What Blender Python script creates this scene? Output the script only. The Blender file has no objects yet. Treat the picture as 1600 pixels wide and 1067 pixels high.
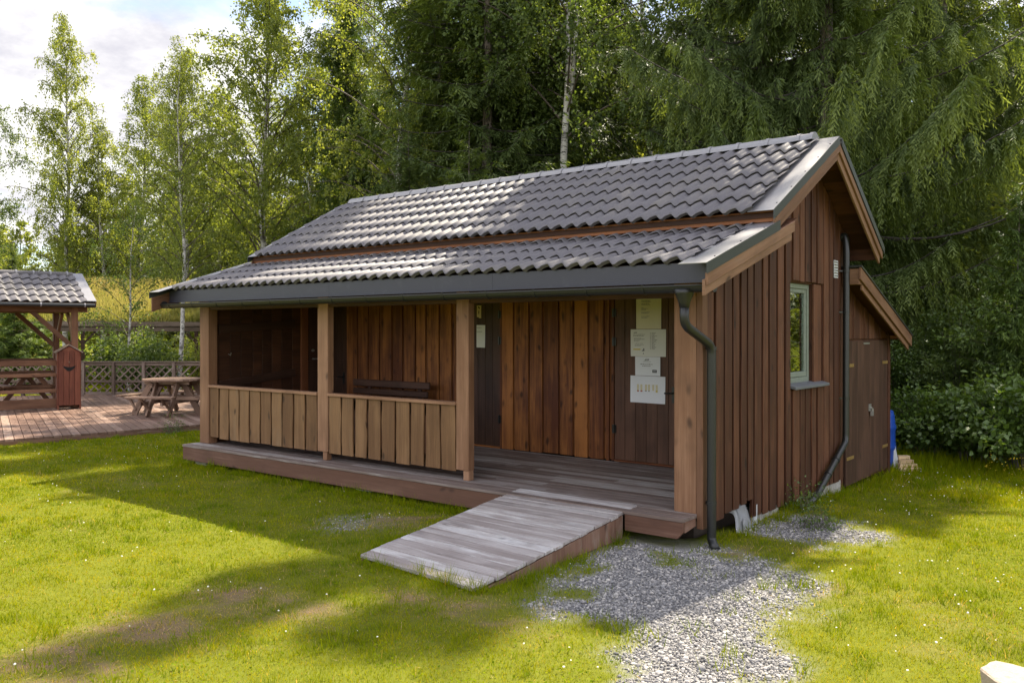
import bpy, math, random
import numpy as np
from math import radians as R, sin, cos, pi
random.seed(7)
rng = np.random.default_rng(11)
scn = bpy.context.scene
col = scn.collection

# ------------------------------------------------------------------ camera
CAM = np.array([3.906, -7.778, 2.10]); YAW = -0.6762; FPX = 1356.15; HY = 516.9
FW = np.array([sin(YAW), cos(YAW), 0.0]); RT = np.array([cos(YAW), -sin(YAW), 0.0])
cd = bpy.data.cameras.new('camera'); cam = bpy.data.objects.new('camera', cd); col.objects.link(cam)
cam.location = CAM; cam.rotation_euler = (pi/2, 0, -YAW)
cd.sensor_width = 36; cd.lens = FPX/1600*36; cd.shift_y = -(533.5-HY)/1600; cd.clip_end = 2000; cd.clip_start = .05
scn.camera = cam

def at(px, dist):
    """ground position seen at photo column px, dist metres along the view"""
    p = CAM + FW*dist + RT*dist*(px-800)/FPX
    return float(p[0]), float(p[1])

# ------------------------------------------------------------------ objects
def tag(o, label=None, cat=None, group=None, kind=None):
    if label: o['label'] = label
    if cat: o['category'] = cat
    if group: o['group'] = group
    if kind: o['kind'] = kind
    return o
WL = {}
def thing(name, label, cat, loc, group=None):
    o = bpy.data.objects.new(name, None); o.empty_display_size = .2; o.location = loc; col.objects.link(o)
    WL[o] = np.array(loc, float)
    return tag(o, label, cat, group)

# ------------------------------------------------------------------ material helpers
class NT:
    def __init__(s, tree): s.t = tree; s.n = tree.nodes; s.l = tree.links
    def __call__(s, typ, _p=None, **inp):
        n = s.n.new(typ)
        for k, v in (_p or {}).items(): setattr(n, k, v)
        for k, v in inp.items():
            key = int(k[1:]) if k[0] == '_' and k[1:].isdigit() else k.replace('_', ' ')
            s.set(n, key, v)
        return n
    def set(s, n, key, v):
        if isinstance(v, bpy.types.NodeSocket): s.l.new(v, n.inputs[key])
        elif isinstance(v, bpy.types.Node): s.l.new(v.outputs[0], n.inputs[key])
        else:
            if isinstance(v, (tuple, list)) and len(v) == 3 and n.inputs[key].type == 'RGBA': v = (*v, 1)
            n.inputs[key].default_value = v
    def math(s, op, a, b=0.0, c=0.0, clamp=False):
        return s('ShaderNodeMath', {'operation': op, 'use_clamp': clamp}, _0=a, _1=b, _2=c)
    def mix(s, f, a, b, bt='MIX'):
        n = s('ShaderNodeMix', {'data_type': 'RGBA', 'blend_type': bt})
        s.set(n, 0, f); s.set(n, 6, a); s.set(n, 7, b)
        return n.outputs[2]
    def ramp(s, f, stops):
        n = s.n.new('ShaderNodeValToRGB'); s.set(n, 0, f); e = n.color_ramp.elements
        while len(e) < len(stops): e.new(.5)
        for el, (p, c) in zip(e, stops):
            el.position = p; el.color = (*c, 1) if len(c) == 3 else c
        return n.outputs[0]
    def smooth(s, v, a, b):
        n = s('ShaderNodeMapRange', {'interpolation_type': 'SMOOTHSTEP'}); s.set(n, 0, v); s.set(n, 1, a); s.set(n, 2, b)
        return n.outputs[0]
    def scale(s, v, x, y, z=1.0):
        n = s('ShaderNodeVectorMath', {'operation': 'MULTIPLY'}); s.set(n, 0, v); n.inputs[1].default_value = (x, y, z)
        return n.outputs[0]
    def noise(s, v, sc, det=3.0, rough=.55, w=None):
        return s('ShaderNodeTexNoise', Vector=v, Scale=sc, Detail=det, Roughness=rough).outputs[0]
    def attr(s, name): return s('ShaderNodeAttribute', {'attribute_name': name})
    def bump(s, h, st=.3, d=.01): return s('ShaderNodeBump', Strength=st, Distance=d, Height=h).outputs[0]

def newmat(name):
    m = bpy.data.materials.new(name); m.use_nodes = True
    t = NT(m.node_tree); b = t.n['Principled BSDF']
    return m, t, b

def wood(name, dark, light, wear=None, wear_amt=0.0, knots=.6, rough=.62, hue=.35, grain=1.0, spec=.3):
    m, t, b = newmat(name)
    uv = t('ShaderNodeUVMap').outputs[0]; rnd = t.attr('rnd').outputs['Fac']
    g1 = t.noise(t.scale(uv, 42*grain, 1.3), 1.0, 6, .6)
    g2 = t.noise(t.scale(uv, 9*grain, .55), 1.0, 4, .55)
    g3 = t.noise(t.scale(uv, 2.2, 1.4), 1.0, 3, .6)
    f = t.math('ADD', t.math('MULTIPLY', g1, .55), t.math('MULTIPLY', g2, .6))
    f = t.math('ADD', f, t.math('MULTIPLY', t.math('SUBTRACT', rnd, .5), hue))
    f = t.math('ADD', f, t.math('MULTIPLY', t.math('SUBTRACT', t.noise(t.scale(uv, 3.2, 1.1), 1.0, 3, .6), .5), .55))
    f = t.smooth(f, .36, .82)
    c = t.mix(f, dark, light)
    g4 = t.noise(t.scale(uv, 120*grain, 2.5), 1.0, 3, .6)
    c = t.mix(t.math('MULTIPLY', t.smooth(g4, .52, .70), .45), c, tuple(x*.55 for x in dark))
    c = t.mix(t.math('MULTIPLY', t.smooth(g3, .5, .75), .45), c, tuple(x*.5 for x in dark))
    # knots
    wob = t('ShaderNodeTexNoise', Vector=t.scale(uv, .9, .9), Scale=1.0, Detail=1.0).outputs['Color']
    vv = t('ShaderNodeVectorMath', {'operation': 'MULTIPLY_ADD'}, _0=wob, _1=(2.6, 1.6, 0), _2=t.scale(uv, 7.0, 3.4)).outputs[0]
    vo = t('ShaderNodeTexVoronoi', Vector=vv, Scale=1.0)
    pick = t.math('GREATER_THAN', t('ShaderNodeSeparateColor', Color=vo.outputs['Color']).outputs[0], 1.0-knots*.75)
    k = t.math('MULTIPLY', t.math('SUBTRACT', 1.0, t.smooth(vo.outputs['Distance'], .07, .30)), pick)
    c = t.mix(t.math('MULTIPLY', k, .8), c, tuple(x*.22 for x in dark))
    if wear:
        w = t.smooth(t.math('ADD', t.noise(t.scale(uv, 14, 1.6), 1.0, 7, .7), t.math('MULTIPLY', t.math('SUBTRACT', rnd, .5), .25)), .62-.3*wear_amt, .80-.2*wear_amt)
        c = t.mix(t.math('MULTIPLY', w, min(1, .35+wear_amt)), c, wear)
    t.set(b, 'Base Color', c)
    t.set(b, 'Roughness', t.math('ADD', rough-.12, t.math('MULTIPLY', g1, .25)))
    b.inputs['Specular IOR Level'].default_value = spec
    h = t.math('SUBTRACT', g1, t.math('MULTIPLY', k, .6))
    t.set(b, 'Normal', t.bump(h, .45, .006))
    return m

def plain(name, c, rough=.5, metal=0.0, var=.15, nsc=6.0, bump=.0, spec=.5, dirt=None):
    m, t, b = newmat(name)
    v = t('ShaderNodeTexCoord').outputs['Object']
    n = t.noise(v, nsc, 5, .6)
    cc = t.mix(n, tuple(x*(1-var) for x in c), tuple(min(1, x*(1+var)) for x in c))
    if dirt: cc = t.mix(t.smooth(t.noise(v, nsc*2.3, 6, .7), .52, .72), cc, dirt)
    t.set(b, 'Base Color', cc); b.inputs['Metallic'].default_value = metal
    t.set(b, 'Roughness', t.math('ADD', rough-.08, t.math('MULTIPLY', n, .16)))
    b.inputs['Specular IOR Level'].default_value = spec
    if bump: t.set(b, 'Normal', t.bump(t.noise(v, nsc*6, 6, .6), bump, .01))
    return m

def leafmat(name, stops, trans=.42, tcol=(1.25, 1.2, .45), rough=.5, spec=.35):
    m, t, b = newmat(name)
    rnd = t.attr('rnd').outputs['Fac']
    oi = t('ShaderNodeObjectInfo').outputs['Random']
    f = t.math('ADD', rnd, t.math('MULTIPLY', t.math('SUBTRACT', oi, .5), .22), clamp=True)
    c = t.ramp(f, stops)
    t.set(b, 'Base Color', c); b.inputs['Roughness'].default_value = rough; b.inputs['Specular IOR Level'].default_value = spec
    tc = t.mix(1.0, c, tcol, 'MULTIPLY')
    tr = t('ShaderNodeBsdfTranslucent', Color=tc)
    mx = t('ShaderNodeMixShader', _0=trans, _1=b.outputs[0], _2=tr.outputs[0])
    t.l.new(mx.outputs[0], t.n['Material Output'].inputs[0])
    return m

M = {}
M['gable'] = wood('gable_stain', (0.048, 0.016, 0.007), (0.123, 0.048, 0.023), (0.158, 0.082, 0.049), .12, knots=.25)
M['gable_under'] = wood('gable_under_board', (0.036, 0.012, 0.005), (0.089, 0.032, 0.016), knots=.25)
M['post'] = wood('post_stain', (0.178, 0.088, 0.045), (0.305, 0.169, 0.098), (0.242, 0.158, 0.107), .1, knots=.35)
M['rail_board'] = wood('rail_board_stain', (0.120, 0.059, 0.024), (0.216, 0.118, 0.053), (0.171, 0.121, 0.072), .15, knots=.35)
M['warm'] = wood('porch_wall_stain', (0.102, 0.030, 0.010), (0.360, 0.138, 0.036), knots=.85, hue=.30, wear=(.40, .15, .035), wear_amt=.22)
M['shaded_door'] = wood('shaded_door', (0.034, 0.016, 0.009), (0.071, 0.034, 0.021), knots=.05, hue=.15, rough=.55)  # darker than the right door: porch shade put into the colour
M['door_brown'] = wood('door_brown', (.062, .027, .014), (.125, .060, .036), knots=.05, hue=.12, rough=.55)
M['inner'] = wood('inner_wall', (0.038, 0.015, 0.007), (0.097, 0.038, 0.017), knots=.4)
M['barge'] = wood('barge_stain', (0.127, 0.061, 0.032), (0.222, 0.121, 0.070), (0.201, 0.135, 0.101), .1, knots=.15)
M['fascia_wood'] = wood('fascia_wood', (.17, .058, .022), (.29, .115, .048), knots=.25)
M['deck'] = wood('deck_boards', (0.142, 0.104, 0.088), (0.275, 0.233, 0.213), (0.380, 0.371, 0.354), .42, knots=.12)
M['deck_side'] = wood('deck_side', (0.110, 0.053, 0.034), (0.202, 0.114, 0.080), (0.294, 0.244, 0.199), .18, knots=.2)
M['ramp'] = wood('ramp_boards', (0.233, 0.198, 0.185), (0.427, 0.396, 0.385), (0.563, 0.554, 0.550), .38, knots=.2, hue=.16)
M['terrace'] = wood('terrace_boards', (0.144, 0.084, 0.060), (0.259, 0.167, 0.127), (0.331, 0.255, 0.206), .25, knots=.05)
M['gazebo'] = wood('gazebo_timber', (0.098, 0.043, 0.022), (0.195, 0.098, 0.054), knots=.2)
M['bin'] = wood('bin_boards', (0.099, 0.027, 0.014), (0.178, 0.057, 0.030), (0.187, 0.107, 0.076), .1, knots=.1)
M['grey'] = wood('weathered_grey_wood', (0.120, 0.082, 0.060), (0.248, 0.183, 0.146), (0.320, 0.265, 0.232), .25, knots=.1)
M['annex'] = wood('annex_door', (.042, .019, .011), (.092, .045, .028), knots=.1, hue=.2)
M['table'] = wood('picnic_table_wood', (0.127, 0.075, 0.050), (0.275, 0.175, 0.122), (0.363, 0.270, 0.207), .2, knots=.1)
M['rawwood'] = wood('pale_wood', (.36, .25, .14), (.62, .46, .28), knots=.2)
M['black'] = plain('black_metal', (.012, .013, .012), .32, 0, .2, 9, spec=.5)
M['gutter'] = plain('gutter_metal', (.010, .0105, .011), .42, 0, .25, 9, spec=.5, dirt=(.015, .016, .015))
M['fascia_metal'] = plain('fascia_metal', (0.025, 0.025, 0.040), .42, .0, .15, 3, spec=.5, dirt=(0.037, 0.037, 0.052))
M['flash'] = plain('flashing_metal', (.25, .245, .26), .36, .3, .08, 2.5, spec=.5)
M['flash_edge'] = plain('flashing_edge', (.035, .040, .038), .4, .3, .2, 3)
M['concrete'] = plain('concrete', (.36, .34, .31), .9, 0, .2, 7, .5, dirt=(.2, .18, .15))
M['plastic'] = plain('plastic_sheet', (.20, .205, .21), .35, 0, .25, 5)
M['blue'] = plain('blue_plastic', (.012, .055, .30), .35, 0, .2, 4)
M['white'] = plain('white_plastic', (.46, .47, .48), .5, 0, .1, 5)
M['win'] = plain('window_paint', (0.176, 0.202, 0.168), .5, 0, .15, 8, dirt=(0.101, 0.118, 0.084))
M['sill'] = plain('slate_sill', (.10, .105, .115), .6, 0, .2, 8)
M['brass'] = plain('brass_hinge', (.36, .24, .09), .45, .6, .35, 22)
M['steel'] = plain('steel', (.45, .44, .42), .4, .8, .2, 15)
M['stone'] = plain('pale_slab', (0.360, 0.290, 0.222), .85, 0, .25, 9, .9, dirt=(0.238, 0.178, 0.132))
M['hole'] = plain('dark_hole', (.004, .003, .003), .9)
M['ink'] = plain('ink', (.10, .10, .10), .8)
M['ink_soft'] = plain('ink_soft', (.30, .29, .27), .8)
M['paper_warm'] = plain('paper_yellowed', (.63, .58, .42), .7, 0, .06, 3)
M['paper'] = plain('paper_white', (.68, .67, .63), .7, 0, .05, 3)
M['paper_cool'] = plain('paper_cool', (.72, .73, .76), .7, 0, .04, 3)
M['tan'] = plain('tan_plate', (.50, .38, .20), .6, 0, .15, 12)
M['inkred'] = plain('print_red', (.40, .08, .05), .8)
M['inkyel'] = plain('print_yellow', (.62, .50, .14), .8)
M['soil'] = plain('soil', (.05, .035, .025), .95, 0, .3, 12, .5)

# roof steel tiles: charcoal with soft satin coat
m, t, b = newmat('roof_tile_steel')
v = t('ShaderNodeTexCoord').outputs['Object']
n = t.noise(v, 1.6, 5, .6); n2 = t.noise(v, 30, 4, .6)
c = t.mix(n, (.088, .082, .090), (.130, .121, .130))
c = t.mix(t.math('MULTIPLY', t.smooth(n2, .58, .75), .35), c, (.21, .20, .20))
n3 = t.noise(t.scale(v, 3.5, .8, .8), 1.0, 5, .65)
c = t.mix(t.math('MULTIPLY', t.smooth(n3, .48, .72), .5), c, (.19, .172, .150))
mz = t.math('MULTIPLY', t.smooth(t.noise(v, 9, 6, .7), .64, .74), .5)
c = t.mix(mz, c, (.05, .055, .03))
t.set(b, 'Base Color', c); t.set(b, 'Roughness', t.math('ADD', .50, t.math('MULTIPLY', n3, .2)))
b.inputs['Specular IOR Level'].default_value = .42
M['tile'] = m

# glass
m, t, b = newmat('window_glass')
fr = t('ShaderNodeFresnel', IOR=1.55)
gl = t('ShaderNodeBsdfGlossy', Color=(.9, .95, .9, 1), Roughness=.02); tr = t('ShaderNodeBsdfTransparent', Color=(.75, .8, .78, 1))
mx = t('ShaderNodeMixShader', _0=t.math('ADD', t.math('MULTIPLY', fr, .8), .10), _1=tr.outputs[0], _2=gl.outputs[0])
t.l.new(mx.outputs[0], t.n['Material Output'].inputs[0]); M['glass'] = m
M['curtain'] = leafmat('sheer_curtain', [(0, (.55, .57, .6)), (1, (.75, .77, .8))], .4, (1, 1, 1), .8, .1)
M['room'] = plain('room_inside', (.10, .085, .07), .9)

# bark
m, t, b = newmat('birch_bark')
v = t('ShaderNodeTexCoord').outputs['Object']
n = t.noise(t.scale(v, 5, 5, 22), 1.0, 5, .65); n2 = t.noise(t.scale(v, 1.2, 1.2, 1.5), 1.0, 4, .6)
c = t.mix(t.smooth(n, .52, .62), (.48, .46, .42), (.05, .045, .04))
c = t.mix(t.smooth(n2, .5, .68), c, (.10, .09, .075))
c = t.mix(t.attr('rnd').outputs['Fac'], c, (.075, .058, .045))
t.set(b, 'Base Color', c); b.inputs['Roughness'].default_value = .8; t.set(b, 'Normal', t.bump(n, .5, .02)); M['birch_bark'] = m
m, t, b = newmat('spruce_bark')
v = t('ShaderNodeTexCoord').outputs['Object']
n = t.noise(t.scale(v, 14, 14, 5), 1.0, 6, .65)
n2 = t.noise(v, 2.5, 4, .6)
c = t.mix(t.smooth(n, .35, .65), (.035, .026, .022), (.20, .16, .14))
c = t.mix(t.smooth(n2, .55, .7), c, (.16, .165, .15))
c = t.mix(t.math('MULTIPLY', t.attr('rnd').outputs['Fac'], .8), c, (.03, .024, .02))
t.set(b, 'Base Color', c); b.inputs['Roughness'].default_value = .9; t.set(b, 'Normal', t.bump(n, 1.0, .05)); M['spruce_bark'] = m
M['twig'] = plain('lichen_twig', (.10, .085, .07), .9, 0, .4, 9)

M['birch_leaf'] = leafmat('birch_leaf', [(0, (.105, .145, .036)), (.5, (.195, .240, .060)), (1, (.30, .32, .10))], .60, (1.32, 1.24, .40))
M['birch_leaf_green'] = leafmat('birch_leaf_green', [(0, (.050, .080, .024)), (.5, (.105, .155, .042)), (1, (.180, .225, .07))], .52)
M['spruce_needle'] = leafmat('spruce_needle', [(0, (.040, .064, .022)), (.55, (.108, .152, .042)), (1, (.225, .275, .075))], .42, (1.25, 1.2, .45), .55, .3)
M['spruce_light'] = leafmat('spruce_light', [(0, (.040, .070, .018)), (.5, (.095, .145, .030)), (1, (.19, .25, .05))], .4, (1.2, 1.2, .5))
M['bush_leaf'] = leafmat('bush_leaf', [(0, (.040, .075, .018)), (.5, (.095, .155, .030)), (1, (.190, .250, .055))], .42, (1.3, 1.25, .4), .36, .6)
M['far_leaf'] = leafmat('far_leaf', [(0, (.105, .140, .038)), (.5, (.195, .235, .062)), (1, (.29, .31, .10))], .60, (1.32, 1.24, .40))
M['grass'] = leafmat('grass_blade', [(0, (.095, .165, .008)), (.45, (.225, .268, .006)), (.72, (.355, .335, .012)), (.86, (.38, .30, .12)), (1, (.52, .40, .22))], .45, (1.42, 1.12, .15), .8, .0)
M['turf'] = leafmat('dry_turf', [(0, (.15, .18, .035)), (.5, (.31, .30, .085)), (1, (.46, .38, .17))], .4, (1.1, 1.05, .6))
M['petal'] = plain('clover_petal', (.78, .77, .68), .8)
M['yellow'] = plain('yellow_petal', (.70, .50, .02), .7)

# ------------------------------------------------------------------ noise in numpy
_perm = rng.random((256, 256))
def vnoise(x, y, sc=1.0, seed=0):
    x = np.asarray(x, float)*sc+seed*17.3; y = np.asarray(y, float)*sc+seed*31.7
    xi = np.floor(x).astype(int); yi = np.floor(y).astype(int); fx = x-xi; fy = y-yi
    fx = fx*fx*(3-2*fx); fy = fy*fy*(3-2*fy)
    g = lambda a, b: _perm[a % 256, b % 256]
    return (g(xi, yi)*(1-fx)+g(xi+1, yi)*fx)*(1-fy)+(g(xi, yi+1)*(1-fx)+g(xi+1, yi+1)*fx)*fy
def fbm(x, y, sc=1.0, seed=0): return .55*vnoise(x, y, sc, seed)+.28*vnoise(x, y, sc*2.1, seed+3)+.17*vnoise(x, y, sc*4.3, seed+5)
def sstep(v, a, b): q = np.clip((v-a)/(b-a), 0, 1); return q*q*(3-2*q)
def poly_sd(x, y, poly):
    x = np.asarray(x, float); y = np.asarray(y, float); P = np.array(poly, float); n = len(P)
    d = np.full(x.shape, 1e9); ins = np.zeros(x.shape, bool)
    for i in range(n):
        a = P[i]; c = P[(i+1) % n]; e = c-a
        tt = np.clip(((x-a[0])*e[0]+(y-a[1])*e[1])/(e@e), 0, 1)
        d = np.minimum(d, np.hypot(x-a[0]-tt*e[0], y-a[1]-tt*e[1]))
        cr = ((a[1] > y) != (c[1] > y)) & (x < (c[0]-a[0])*(y-a[1])/(c[1]-a[1]+1e-12)+a[0])
        ins ^= cr
    return np.where(ins, d, -d)
GRAV1 = [(-.62, -.2), (-.1, 0), (.2, .1), (.9, -.28), (1.39, -.73), (1.45, -1.8), (1.85, -2.5), (2.0, -3.1), (1.35, -3.4), (.95, -2.9), (.62, -2.45), (.2, -2.6), (-.15, -2.4), (-.5, -1.6)]
GRAV2 = [(.06, .95), (.12, 1.9), (.55, 2.0), (1.0, 1.85), (1.38, 1.35), (.95, .8), (.4, .8)]
def gravel_mask(x, y):
    j = (fbm(x, y, 2.6, 2)-.5)*.55
    j = j+(fbm(x, y, 9, 12)-.5)*.25; a = sstep(poly_sd(x, y, GRAV1)+j, -.26, .20); b = sstep(poly_sd(x, y, GRAV2)+j, -.22, .18)*.9
    r = np.hypot(x+3.45, y+1.45); c = sstep(.45-r+j*1.4, -.25, .45)*.42
    for (cx, cy, rr) in ((.08, -.62, .2), (-.02, -2.05, .22), (.5, -2.7, .28), (.35, -.2, .16), (-.35, -1.5, .2)):
        a = a*(1-.9*sstep(rr-np.hypot(x-cx, (y-cy))+j*1.1, -.12, .16))
    return np.maximum(np.maximum(a, b), c)
DRY = [(-2.05, -3.75, .62), (-1.85, -4.6, .55), (-1.7, -5.3, .6), (-3.2, -1.2, .6), (-.9, -2.95, .35), (-1.2, -3.6, .35), (.2, -2.95, .35), (.45, .35, .28), (.35, .0, .25), (1.7, -.6, .25), (-1.95, -4.05, .4), (.9, .4, .25), (-.5, -2.8, .35)]
def dry_mask(x, y):
    x = np.asarray(x, float); y = np.asarray(y, float); j = (fbm(x, y, 3.2, 8)-.5)*.9; v = np.zeros(x.shape)
    for (cx, cy, rr) in DRY: v = np.maximum(v, sstep(rr-np.hypot(x-cx, (y-cy)*1.25)+j, -.12, .4))
    fine = sstep(fbm(x, y, 7.5, 15), .34, .58); return np.clip(v*(.35+.65*fine)*.95+.22*sstep(fbm(x, y, 1.1, 4), .60, .80)*fine, 0, 1)
def gz(x, y):
    x = np.asarray(x, float); y = np.asarray(y, float)
    z = -.13*sstep(y, 2.0, 5.4)*sstep(x, -9.0, -5.0)
    return z+(fbm(x, y, .9, 1)-.5)*.05

# ------------------------------------------------------------------ mesh builder
class MB:
    def __init__(s, T=None): s.v = []; s.f = []; s.uv = []; s.r = []; s.n = 0; s.T = T; s.sm = False
    def add(s, V, F, UV, rnd=None):
        V = np.asarray(V, float)
        s.v.append(V)
        r = random.random() if rnd is None else rnd
        for f, u in zip(F, UV):
            s.f.append([i+s.n for i in f]); s.uv.extend(u); s.r.append(r)
        s.n += len(V)
    def hexa(s, P, rnd=None):
        # P[a][b][c]: a across, b thickness, c along
        p = np.array([[P[a][b][c] for c in (0, 1)] for a in (0, 1) for b in (0, 1)], float).reshape(2, 2, 2, 3)
        W = np.linalg.norm(p[1, 0, 0]-p[0, 0, 0]); T = np.linalg.norm(p[0, 1, 0]-p[0, 0, 0]); L = np.linalg.norm(p[0, 0, 1]-p[0, 0, 0])
        ou, ov = random.random()*30, random.random()*30
        V = [p[a, b, c] for a in (0, 1) for b in (0, 1) for c in (0, 1)]
        ix = lambda a, b, c: a*4+b*2+c
        F = []; U = []
        for a in (0, 1):
            q = [(a, 0, 0), (a, 0, 1), (a, 1, 1), (a, 1, 0)]
            F.append(q if a == 0 else q[::-1])
        for b_ in (0, 1):
            q = [(0, b_, 0), (1, b_, 0), (1, b_, 1), (0, b_, 1)]
            F.append(q if b_ == 0 else q[::-1])
        for c in (0, 1):
            q = [(0, 0, c), (0, 1, c), (1, 1, c), (1, 0, c)]
            F.append(q if c == 0 else q[::-1])
        for k, q in enumerate(F):
            if k < 2: U.append([(ou+b_*T+a*.37, ov+c*L) for a, b_, c in q])
            elif k < 4: U.append([(ou+a*W+b_*.53, ov+c*L) for a, b_, c in q])
            else: U.append([(ou+a*W, ov+b_*T) for a, b_, c in q])
        e1 = p[1, 0, 0]-p[0, 0, 0]; e2 = p[0, 1, 0]-p[0, 0, 0]; e3 = p[0, 0, 1]-p[0, 0, 0]
        if np.dot(np.cross(e1, e2), e3) < 0: F = [q[::-1] for q in F]; U = [u[::-1] for u in U]
        s.add(V, [[ix(*w) for w in q] for q in F], U, rnd)
    def box(s, x0, x1, y0, y1, z0, z1, ax='z', rnd=None):
        g = lambda i, j, k: (x1 if i else x0, y1 if j else y0, z1 if k else z0)
        if ax == 'z': P = [[[g(a, b, c) for c in (0, 1)] for b in (0, 1)] for a in (0, 1)] if abs(x1-x0) >= abs(y1-y0) else [[[g(b, a, c) for c in (0, 1)] for b in (0, 1)] for a in (0, 1)]
        elif ax == 'x': P = [[[g(c, a, b) for c in (0, 1)] for b in (0, 1)] for a in (0, 1)] if abs(y1-y0) >= abs(z1-z0) else [[[g(c, b, a) for c in (0, 1)] for b in (0, 1)] for a in (0, 1)]
        else: P = [[[g(a, c, b) for c in (0, 1)] for b in (0, 1)] for a in (0, 1)] if abs(x1-x0) >= abs(z1-z0) else [[[g(b, c, a) for c in (0, 1)] for b in (0, 1)] for a in (0, 1)]
        s.hexa(P, rnd)
    def bar(s, p0, p1, w, t, side=(0, 0, 1), rnd=None):
        p0 = np.array(p0, float); p1 = np.array(p1, float); d = p1-p0; d /= np.linalg.norm(d)
        a = np.array(side, float); a -= a@d*d; a /= np.linalg.norm(a); b = np.cross(d, a)
        P = [[[p+a*(i-.5)*w+b*(j-.5)*t for p in (p0, p1)] for j in (0, 1)] for i in (0, 1)]
        s.hexa(P, rnd)
    def prism(s, pts, ext, rnd=None):
        pts = [np.array(p, float) for p in pts]; ext = np.array(ext, float); n = len(pts)
        V = pts+[p+ext for p in pts]
        nr = sum((np.cross(pts[i]-pts[0], pts[(i+1) % n]-pts[0]) for i in range(n)), np.zeros(3))
        F = [list(range(n))[::-1], list(range(n, 2*n))]+[[i, (i+1) % n, n+(i+1) % n, n+i] for i in range(n)]
        if nr@ext < 0: F = [f[::-1] for f in F]
        e = pts[1]-pts[0]; e = e/np.linalg.norm(e); nn = nr/np.linalg.norm(nr); g = np.cross(nn, e)
        o = random.random()*20
        F2 = [[(o+(V[i]@g), o+(V[i]@e)) for i in f] for f in F]
        s.add(V, F, F2, rnd)
    def tube(s, pts, r, n=8, cap=True, rnd=None):
        pts = [np.array(p, float) for p in pts]; rr = r if hasattr(r, '__len__') else [r]*len(pts)
        V = []; up = np.array([.3, .2, .93]); ln = 0
        for i, p in enumerate(pts):
            d = pts[min(i+1, len(pts)-1)]-pts[max(i-1, 0)]; d = d/np.linalg.norm(d)
            a = up-up@d*d
            if np.linalg.norm(a) < .05: a = np.array([1., 0, 0])-d[0]*d
            a /= np.linalg.norm(a); b = np.cross(d, a); up = a
            V += [p+rr[i]*(cos(2*pi*k/n)*a+sin(2*pi*k/n)*b) for k in range(n)]
        F = []; U = []
        for i in range(len(pts)-1):
            for k in range(n):
                k2 = (k+1) % n; F.append([i*n+k, i*n+k2, (i+1)*n+k2, (i+1)*n+k]); U.append([(k/n*.3, i*.2), ((k+1)/n*.3, i*.2), ((k+1)/n*.3, i*.2+.2), (k/n*.3, i*.2+.2)])
        if cap:
            m0 = (len(pts)-1)*n
            F.append(list(range(n))[::-1]); U.append([(0, 0)]*n); F.append([m0+k for k in range(n)]); U.append([(0, 0)]*n)
        s.add(V, F, U, rnd)
    def build(s, name, mat, parent=None, bevel=0.0, smooth=False):
        V = np.concatenate(s.v) if s.v else np.zeros((0, 3))
        if s.T is not None: V = V@s.T[:3, :3].T+s.T[:3, 3]
        W = np.zeros(3)
        if parent is not None: W = WL[parent]; 
        me = bpy.data.meshes.new(name); me.from_pydata((V-W).tolist(), [], s.f)
        uv = me.uv_layers.new(name='UVMap'); uv.data.foreach_set('uv', np.array(s.uv, 'f').ravel())
        a = me.attributes.new('rnd', 'FLOAT', 'FACE'); a.data.foreach_set('value', np.array(s.r, 'f'))
        if mat: me.materials.append(mat)
        if smooth: me.polygons.foreach_set('use_smooth', [True]*len(me.polygons))
        o = bpy.data.objects.new(name, me); col.objects.link(o)
        if parent is not None: o.parent = parent
        WL[o] = W
        if bevel:
            bm = o.modifiers.new('bevel', 'BEVEL'); bm.width = bevel; bm.segments = 1; bm.limit_method = 'ANGLE'
        return o

def raw(name, V, F4, mat, parent=None, rnd=None, smooth=False, origin=None):
    """fast mesh from numpy arrays; F4 an (n,k) index array"""
    V = np.asarray(V, 'f'); F4 = np.asarray(F4, 'i'); n, k = F4.shape
    W = WL[parent] if parent is not None else (np.zeros(3) if origin is None else np.array(origin, float))
    me = bpy.data.meshes.new(name)
    me.vertices.add(len(V)); me.vertices.foreach_set('co', (V-W.astype('f')).ravel())
    me.loops.add(n*k); me.loops.foreach_set('vertex_index', F4.ravel())
    me.polygons.add(n); me.polygons.foreach_set('loop_start', np.arange(n, dtype='i')*k); me.polygons.foreach_set('loop_total', np.full(n, k, 'i'))
    if smooth: me.polygons.foreach_set('use_smooth', np.ones(n, bool))
    if rnd is not None:
        a = me.attributes.new('rnd', 'FLOAT', 'FACE'); a.data.foreach_set('value', np.asarray(rnd, 'f'))
    me.update(calc_edges=True); me.validate()
    if mat: me.materials.append(mat)
    o = bpy.data.objects.new(name, me); col.objects.link(o)
    if parent is not None: o.parent = parent
    elif origin is not None: o.location = origin
    WL[o] = W
    return o

def frame(ox, oy, ang, oz=0.0):
    T = np.eye(4); c, s_ = cos(ang), sin(ang); T[:3, :3] = [[c, -s_, 0], [s_, c, 0], [0, 0, 1]]; T[:3, 3] = (ox, oy, oz); return T

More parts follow.
